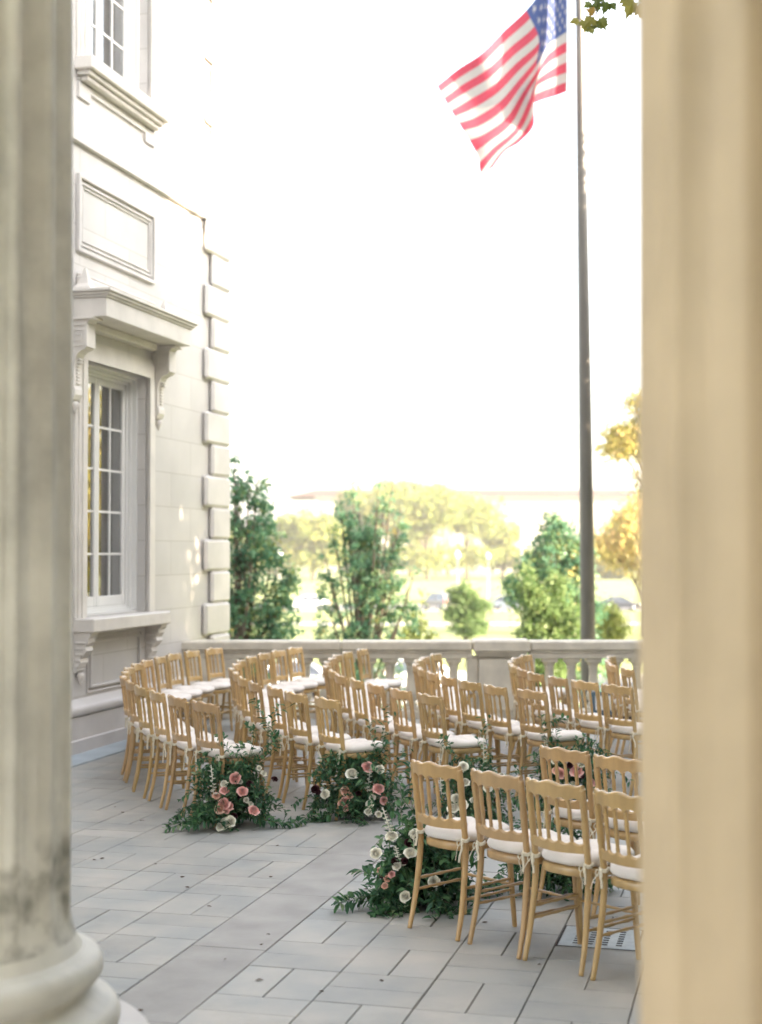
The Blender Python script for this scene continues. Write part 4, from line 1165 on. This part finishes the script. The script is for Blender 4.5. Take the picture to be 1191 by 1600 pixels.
# far belt of elms across the open lawn
far = [(430,300,60,830,52,60),(490,300,60,825,50,60),(552,330,0,800,45,62),(612,320,0,790,55,62),(668,310,0,785,58,58),(730,320,0,800,62,55),(785,330,0,835,44,42),(640,360,0,760,60,40),(700,370,0,765,56,38),(960,330,0,860,40,38),(1020,320,0,850,50,50),(380,310,0,835,50,52),(848,320,0,866,34,26),(905,340,0,858,38,30)]
wd_ = ['leftmost of the far lawn elms, partly behind the maple','far pale elm between the maple and the upright tree','far elm whose crown shows behind the left side of the upright tree','far elm directly behind the upright tree','far elm above the parked estate car','far elm to the right of the globe lamp','low far elm at the right end of the belt','hazy elm crown rising highest behind the belt','hazy elm crown behind the belt above the lamps','far elm seen between flagpole and right column','far elm mostly behind the right column','far elm peeping out beside the building corner','low far elm just behind the rounded tree','low far elm just left of the flagpole']
for i, (u, Yt, _, v, hw, hh) in enumerate(far):
    X = at(u,880,Yt).x; g = random.Random(i)
    lb = []
    for k in range(8):
        a = g.uniform(0,6.28); q = g.uniform(.2,.62)
        lb.append((u+math.cos(a)*hw*q, v+math.sin(a)*hh*q*.8+14, hw*g.uniform(.35,.55), hh*g.uniform(.3,.5), g.uniform(-3,3)))
    lb.append((u, 872, hw*.8, 14, -2)); lb.append((u+hw*.4, 868, hw*.5, 12, 2))
    tree('elm_tree', wd_[i], X, Yt, GZ, 5.5, .4, rebase(lob_px(lb,Yt),X), 330, 22, .9, .9, M_lfY, group='elms along the far side of the lawn', seed=20+i)
# three big maples outside the frame on the right whose crowns shade the terrace
M_maple = leafmat('maple_leaf', [(0,(.06,.09,.02)),(.5,(.12,.15,.03)),(.85,(.22,.20,.04)),(1,(.35,.20,.05))], .4)
shade = [(10.4,-5.6,5),(10.4,1.8,6),(10.6,8.9,7),(11.0,14.2,8),(11.6,22.4,9),(12.4,28.8,10)]
sw = ['broad maple on the right beside the portico','broad maple on the right nearest the portico front, shading the terrace','broad maple right of the terrace in the middle of its row','broad maple right of the terrace, level with the balustrade','broad maple just beyond the terrace corner on the right','broad maple on the lawn right of the upright tree']
for i, (X, Y, sd) in enumerate(shade):
    top_z = (13.5,16.0,17.4,11.6,12.8,8.5,8.0)[i]
    lb = []
    g = random.Random(sd)
    nz = int((top_z-1.5)/1.9)
    for kz in range(nz+1):
        zz = 1.6+(top_z-3.0)*kz/nz
        for ky in (-1,0,1):
            lb.append((g.uniform(-1.0,1.0), ky*(2.3 if kz < nz or i == 2 else 1.3)+g.uniform(-.4,.4), zz+g.uniform(-.4,.4), g.uniform(1.3,1.9), g.uniform(1.4,1.9), g.uniform(1.0,1.5)))
    tree('maple_tree', sw[i], X, Y, GZ, 8, .35, lb, (6500,6500,6500,3500,1700,500,900)[i], 26, .20, .28, M_maple, seed=sd, limb=True)
for X, Y, sd, lab in ((23,46,41,'sunlit elm on the lawn well right of the terrace, nearer one'),(33,56,42,'sunlit elm on the lawn well right of the terrace, farther one')):
    g = random.Random(sd); lb = [(g.uniform(-3,3), g.uniform(-3,3), g.uniform(1,8), g.uniform(1.5,2.6), g.uniform(1.5,2.6), g.uniform(1.3,2.2)) for _ in range(14)]
    tree('elm_tree', lab, X, Y, GZ, 6, .35, lb, 700, 24, .25, .4, M_lfO, seed=sd)
# hanging branch with lobed leaves
def maple_leaf(mb, c, d, nrm, s, tone, m=0):
    d = d.normalized(); nrm = nrm.normalized(); e = d.cross(nrm).normalized(); nrm = e.cross(d)
    ol = [(0,0),(.12,.10),(.34,-.02),(.30,.16),(.52,.30),(.36,.38),(.40,.52),(.22,.48),(.20,.66),(.10,.72),(0,1.0)]
    pts = [(x,y) for x,y in ol] + [(-x,y) for x,y in ol[-2:0:-1]]
    cen = Vector(c)+d*s*.38+nrm*s*.05
    vs = [Vector(c)+e*x*s+d*y*s+nrm*(-abs(x)*s*.25) for x,y in pts]+[cen]
    k = len(pts)
    mb.add(vs, [(i,(i+1)%k,k) for i in range(k)], m, False, tone)
YB2 = 12.0
anchor = at(1075,-160,YB2)
t = empty('maple_branch', anchor); tag(t, 'hanging twig of lobed maple leaves in front of the top of the flagpole', 'branch')
tw, lf = MB(), MB()
def twig(path, leaves):
    P = [Vector(at(u,v,YB2+dy)-anchor) for u,v,dy in path]
    tw.tube(interp(P,5), [.012*(1-.8*k/(5*(len(P)-1)+1)) for k in range(5*(len(P)-1)+1)], 6)
    for (u,v,dy,ang,s,tn) in leaves:
        c = at(u,v,YB2+dy)-anchor; a = R(ang)
        maple_leaf(lf, c, Vector((math.cos(a),rnd.uniform(-.3,.3),math.sin(a))), Vector((rnd.uniform(-.4,.4),-1,rnd.uniform(-.3,.5))), s, tn)
        tw.tube([c, c+Vector((rnd.uniform(-.02,.02),0,.05))], .0016, 4)
twig([(1075,-160,0),(1000,-110,0),(950,-50,0),(935,5,0),(931,30,0)],
     [(929,26,0,225,.135,.8),(916,30,.02,262,.125,.75),(905,30,-.02,200,.10,.85),(936,28,0,300,.125,.6),(945,30,.03,250,.10,.55),(930,20,-.03,160,.09,.95),(940,8,0,190,.11,.3),(950,2,.02,250,.12,.15),(955,4,.04,300,.09,.2),(925,4,0,215,.10,.5),(935,-8,0,260,.12,.3),(950,-15,0,330,.12,.3),(921,40,.02,290,.10,.65),(938,36,.02,215,.09,.5)])
twig([(1075,-160,0),(1040,-80,-.1),(1005,-25,-.1),(992,-5,-.1)],
     [(990,-2,-.1,250,.19,.85),(1000,4,-.1,290,.17,.9),(985,-8,-.1,215,.12,.7),(1003,-10,-.1,310,.15,.8),(980,-25,-.1,240,.12,.6)])
tw.build('twigs', M_bark, t); lf.build('leaves', M_maple, t)

# ------------------------------------------------------------------ lamps, cars, far building
M_globe = mat('lamp_globe', (.82,.82,.80), .3, .02, 3)
M_lampp = mat('grey_lamp_post', (.30,.30,.28), .6, .1, 3)
def lamp(u, v_globe, Y, label):
    g = at(u, v_globe, Y); H = g.z-GZ
    t = empty('street_lamp', (g.x, Y, GZ)); tag(t, label, 'lamp', 'globe lamps beside the far street')
    f = MB(); f.lathe([(.16,0),(.16,.35),(.09,.5),(.075,H*.6),(.06,H-.35),(.11,H-.28),(.05,H-.22)], 12); f.build('post', M_lampp, t)
    f = MB(); f.lathe([(.06,H-.24),(.19,H-.12),(.25,H+.06),(.2,H+.24),(.06,H+.36),(.02,H+.5)], 14); f.build('globe', M_globe, t)
lamp(715,868,140,'globe street lamp right beside the parked estate car')
lamp(763,870,175,'globe street lamp above the round shrub')
lamp(437,866,150,'globe street lamp seen right of the corner maple')
t = empty('tall_street_light', (at(815,900,130).x,130,GZ)); tag(t, 'tall thin street light with a short arm above the elms', 'street light')
Ht = at(815,798,130).z-GZ
f = MB(); f.lathe([(.14,0),(.10,1),(.06,Ht)], 10); f.tube([(0,0,Ht-.1),(-.3,0,Ht+.1)], .04, 6); f.build('post', M_lampp, t)
f = MB(); f.box((-.65,-.12,Ht+.05),(-.25,.12,Ht+.2),0,None,.04); f.build('lamp_head', M_lampp, t)

M_cglass = mat('car_glass', (.05,.06,.08), .08, .05, 3, spec=.8)
M_tail = mat('tail_light', (.65,.02,.02), .3, .05, 3)
M_head = mat('head_light', (.8,.8,.78), .15, .05, 3)
M_rim = mat('wheel_rim', (.45,.45,.46), .35, .05, 3, metal=.6)
def car(X, Y, rz, paint, label, suv=False):
    t = empty('parked_car', (X,Y,GZ+.008), rz); tag(t, label, 'car', 'cars parked beyond the terrace')
    L_, W_ = (4.7,1.85) if suv else (4.5,1.78)
    if suv: low = [(-2.35,.40),(-2.36,.75),(-2.28,1.02),(2.0,1.0),(2.33,.82),(2.36,.42)]; cab = [(-2.25,1.0),(-2.05,1.62),(-1.7,1.74),(.35,1.74),(.75,1.62),(1.45,1.0)]
    else: low = [(-2.25,.36),(-2.27,.70),(-2.15,.95),(1.2,.92),(2.1,.78),(2.25,.60),(2.27,.36)]; cab = [(-1.75,.93),(-1.05,1.38),(-.5,1.45),(.2,1.42),(.55,1.3),(1.3,.90)]
    f = MB(); 
    def body(poly, w0, w1, zsplit, mb):
        n = len(poly)
        secs = ((-1,.0),(-.94,1),(.94,1),(1,.0))
        vs = []
        for k, fl in secs:
            for x, z in poly:
                wz = w0+(w1-w0)*max(0,min(1,(z-zsplit[0])/(zsplit[1]-zsplit[0])))
                sh = 1 if fl else .965
                vs.append(Vector((x*sh, k*wz/2, zsplit[0]+(z-zsplit[0])*(1 if fl else .93))))
        fs = [tuple(range(n)), tuple(range(4*n-1,3*n-1,-1))]
        for j in range(3):
            fs += [(j*n+i, (j+1)*n+i, (j+1)*n+(i+1)%n, j*n+(i+1)%n) for i in range(n)]
        mb.add(vs, fs, 0, False)
    body(low, W_, W_*.98, (.36,1.0), f); bd = f.build('body', paint, t)
    f = MB(); body(cab, W_*.94, W_*.74, (.9,1.7), f); f.build('cabin', M_cglass, t)
    f = MB(); z1 = cab[2][1]; f.box((cab[2][0]-.1,-W_*.36,z1-.01),(cab[3][0]+.1,W_*.36,z1+.035),0,None,.03); f.build('roof', paint, t)
    f = MB()
    for sy in (-1,1):
        for (xa,za),(xb,zb) in ((cab[0],cab[1]),(cab[1],cab[2]),(cab[3],cab[4]),(cab[4],cab[5])):
            f.tube([(xa,sy*W_*(.465-.075*(za-.9)),za),(xb,sy*W_*(.465-.075*(zb-.9)),zb)], .04, 6)
        f.tube([(-.3,sy*W_*.46,.95),(-.3,sy*W_*.385,z1)], .04, 6)
    f.build('pillars', paint, t)
    for sx in (-1.42,1.40):
        for sy in (-1,1):
            f = MB(); Mx = Matrix.Translation((sx,sy*(W_/2-.10),.34)) @ Matrix.Rotation(math.pi/2,4,'X')
            f.lathe([(.2,-.11),(.32,-.11),(.34,-.08),(.34,.08),(.32,.11),(.2,.11)], 20, Mx); wo = f.build('wheel', M_black, t)
            f = MB(); f.lathe([(.02,-.118),(.2,-.115),(.21,0),(.2,.115),(.02,.118)], 14, Mx); f.build('rim', M_rim, wo)
    zl = .85 if suv else .75
    for sy in (-1,1):
        f = MB(); y0 = sy*W_*.40
        f.box((-2.38,y0-.14,zl-.12),(-2.2,y0+.14,zl+(.35 if suv else .1)),0,None,.03); f.build('tail_light', M_tail, t)
        f = MB(); f.box((2.12,y0-.2,zl-.14),(2.30,y0+.16,zl+.0),0,None,.03); f.build('headlight', M_head, t)
    for sx in (-2.33,2.28):
        f = MB(); f.box((sx-.05,-W_*.47,.30),(sx+.06,W_*.47,.50),0,None,.04); f.build('bumper', M_lampp if suv else paint, t)
P_white = mat('white_car_paint', (.75,.75,.74), .25, .02, 2, spec=.6)
P_silver = mat('silver_car_paint', (.42,.45,.50), .25, .02, 2, spec=.6, metal=.3)
P_dark = mat('dark_car_paint', (.035,.04,.06), .2, .02, 2, spec=.7)
P_grey = mat('warm_grey_car_paint', (.25,.23,.21), .25, .02, 2, spec=.6)
car(at(688,950,153).x, 153, R(118), P_grey, 'warm grey estate car with red tail lights parked across the lawn', True)
car(at(480,948,153).x, 153, R(178), P_white, 'white saloon car parked behind the lawn beside the upright tree')
car(at(968,950,150).x, 150, R(-8), P_dark, 'dark saloon car parked right of the flagpole')
car(at(793,948,152).x, 153, R(150), P_silver, 'silver saloon car half hidden behind the rounded tree')
car(at(655,1050,66).x, 63, R(2), P_white, 'white car on the near street glimpsed through the middle balusters')
car(at(445,1050,62).x, 61.5, R(182), P_silver, 'silver blue car glimpsed through the balusters by the second row')

YH = 430
t = empty('civic_building', (at(800,850,YH).x, YH, GZ)); tag(t, 'long pale civic building with low red roof beyond the far elms', 'building')
xo = t.location.x
x0 = at(497,800,YH).x-xo; x1 = at(1130,800,YH).x-xo; ze = at(700,776,YH).z-GZ; zr = at(700,763,YH).z-GZ
M_cream = mat('cream_stone', (.30,.27,.23), .7, .03, .1); M_rroof = mat('red_tile_roof', (.045,.018,.012), .8, .08, .3); M_wpale = mat('pale_window', (.40,.40,.38), .4, .05, .3)
f = MB(); f.box((x0,0,0),(x1,30,ze-.6)); f.build('wall', M_cream, t)
f = MB(); f.box((x0-1,-1,ze-.6),(x1+1,31,ze)); f.build('cornice', M_cream, t)
f = MB(); xa = at(448,776,YH).x-xo
f.add([(xa,-1.5,ze),(x1+1,-1.5,ze),(x1+1,31,ze),(xa,31,ze),(x0-1,8,zr),(x1,8,zr),(x1,22,zr),(x0-1,22,zr)], [(0,1,5,4),(1,2,6,5),(2,3,7,6),(3,0,4,7),(4,5,6,7)]); f.build('roof', M_rroof, t)
nw = 16
for fl in range(3):
    for k in range(nw):
        xx = x0+4+(x1-x0-8)*k/(nw-1); z0_ = 3+fl*(ze-5)/3
        f = MB(); f.box((xx-1,-.15,z0_),(xx+1,-.003,z0_+3.4)); f.build('window', M_wpale, t)

# ------------------------------------------------------------------ haze
f = MB(); f.box((-900, -30, GZ-1), (900, 900, 60))
hz = bpy.data.materials.new('haze'); hz.use_nodes = True
N = hz.node_tree.nodes; N.remove(N['Principled BSDF'])
pv_ = N.new('ShaderNodeVolumePrincipled'); pv_.inputs['Color'].default_value = (1,.97,.92,1); pv_.inputs['Density'].default_value = .00038; pv_.inputs['Anisotropy'].default_value = .2
hz.node_tree.links.new(pv_.outputs[0], N['Material Output'].inputs['Volume'])
tag(f.build('haze', hz), kind='stuff')
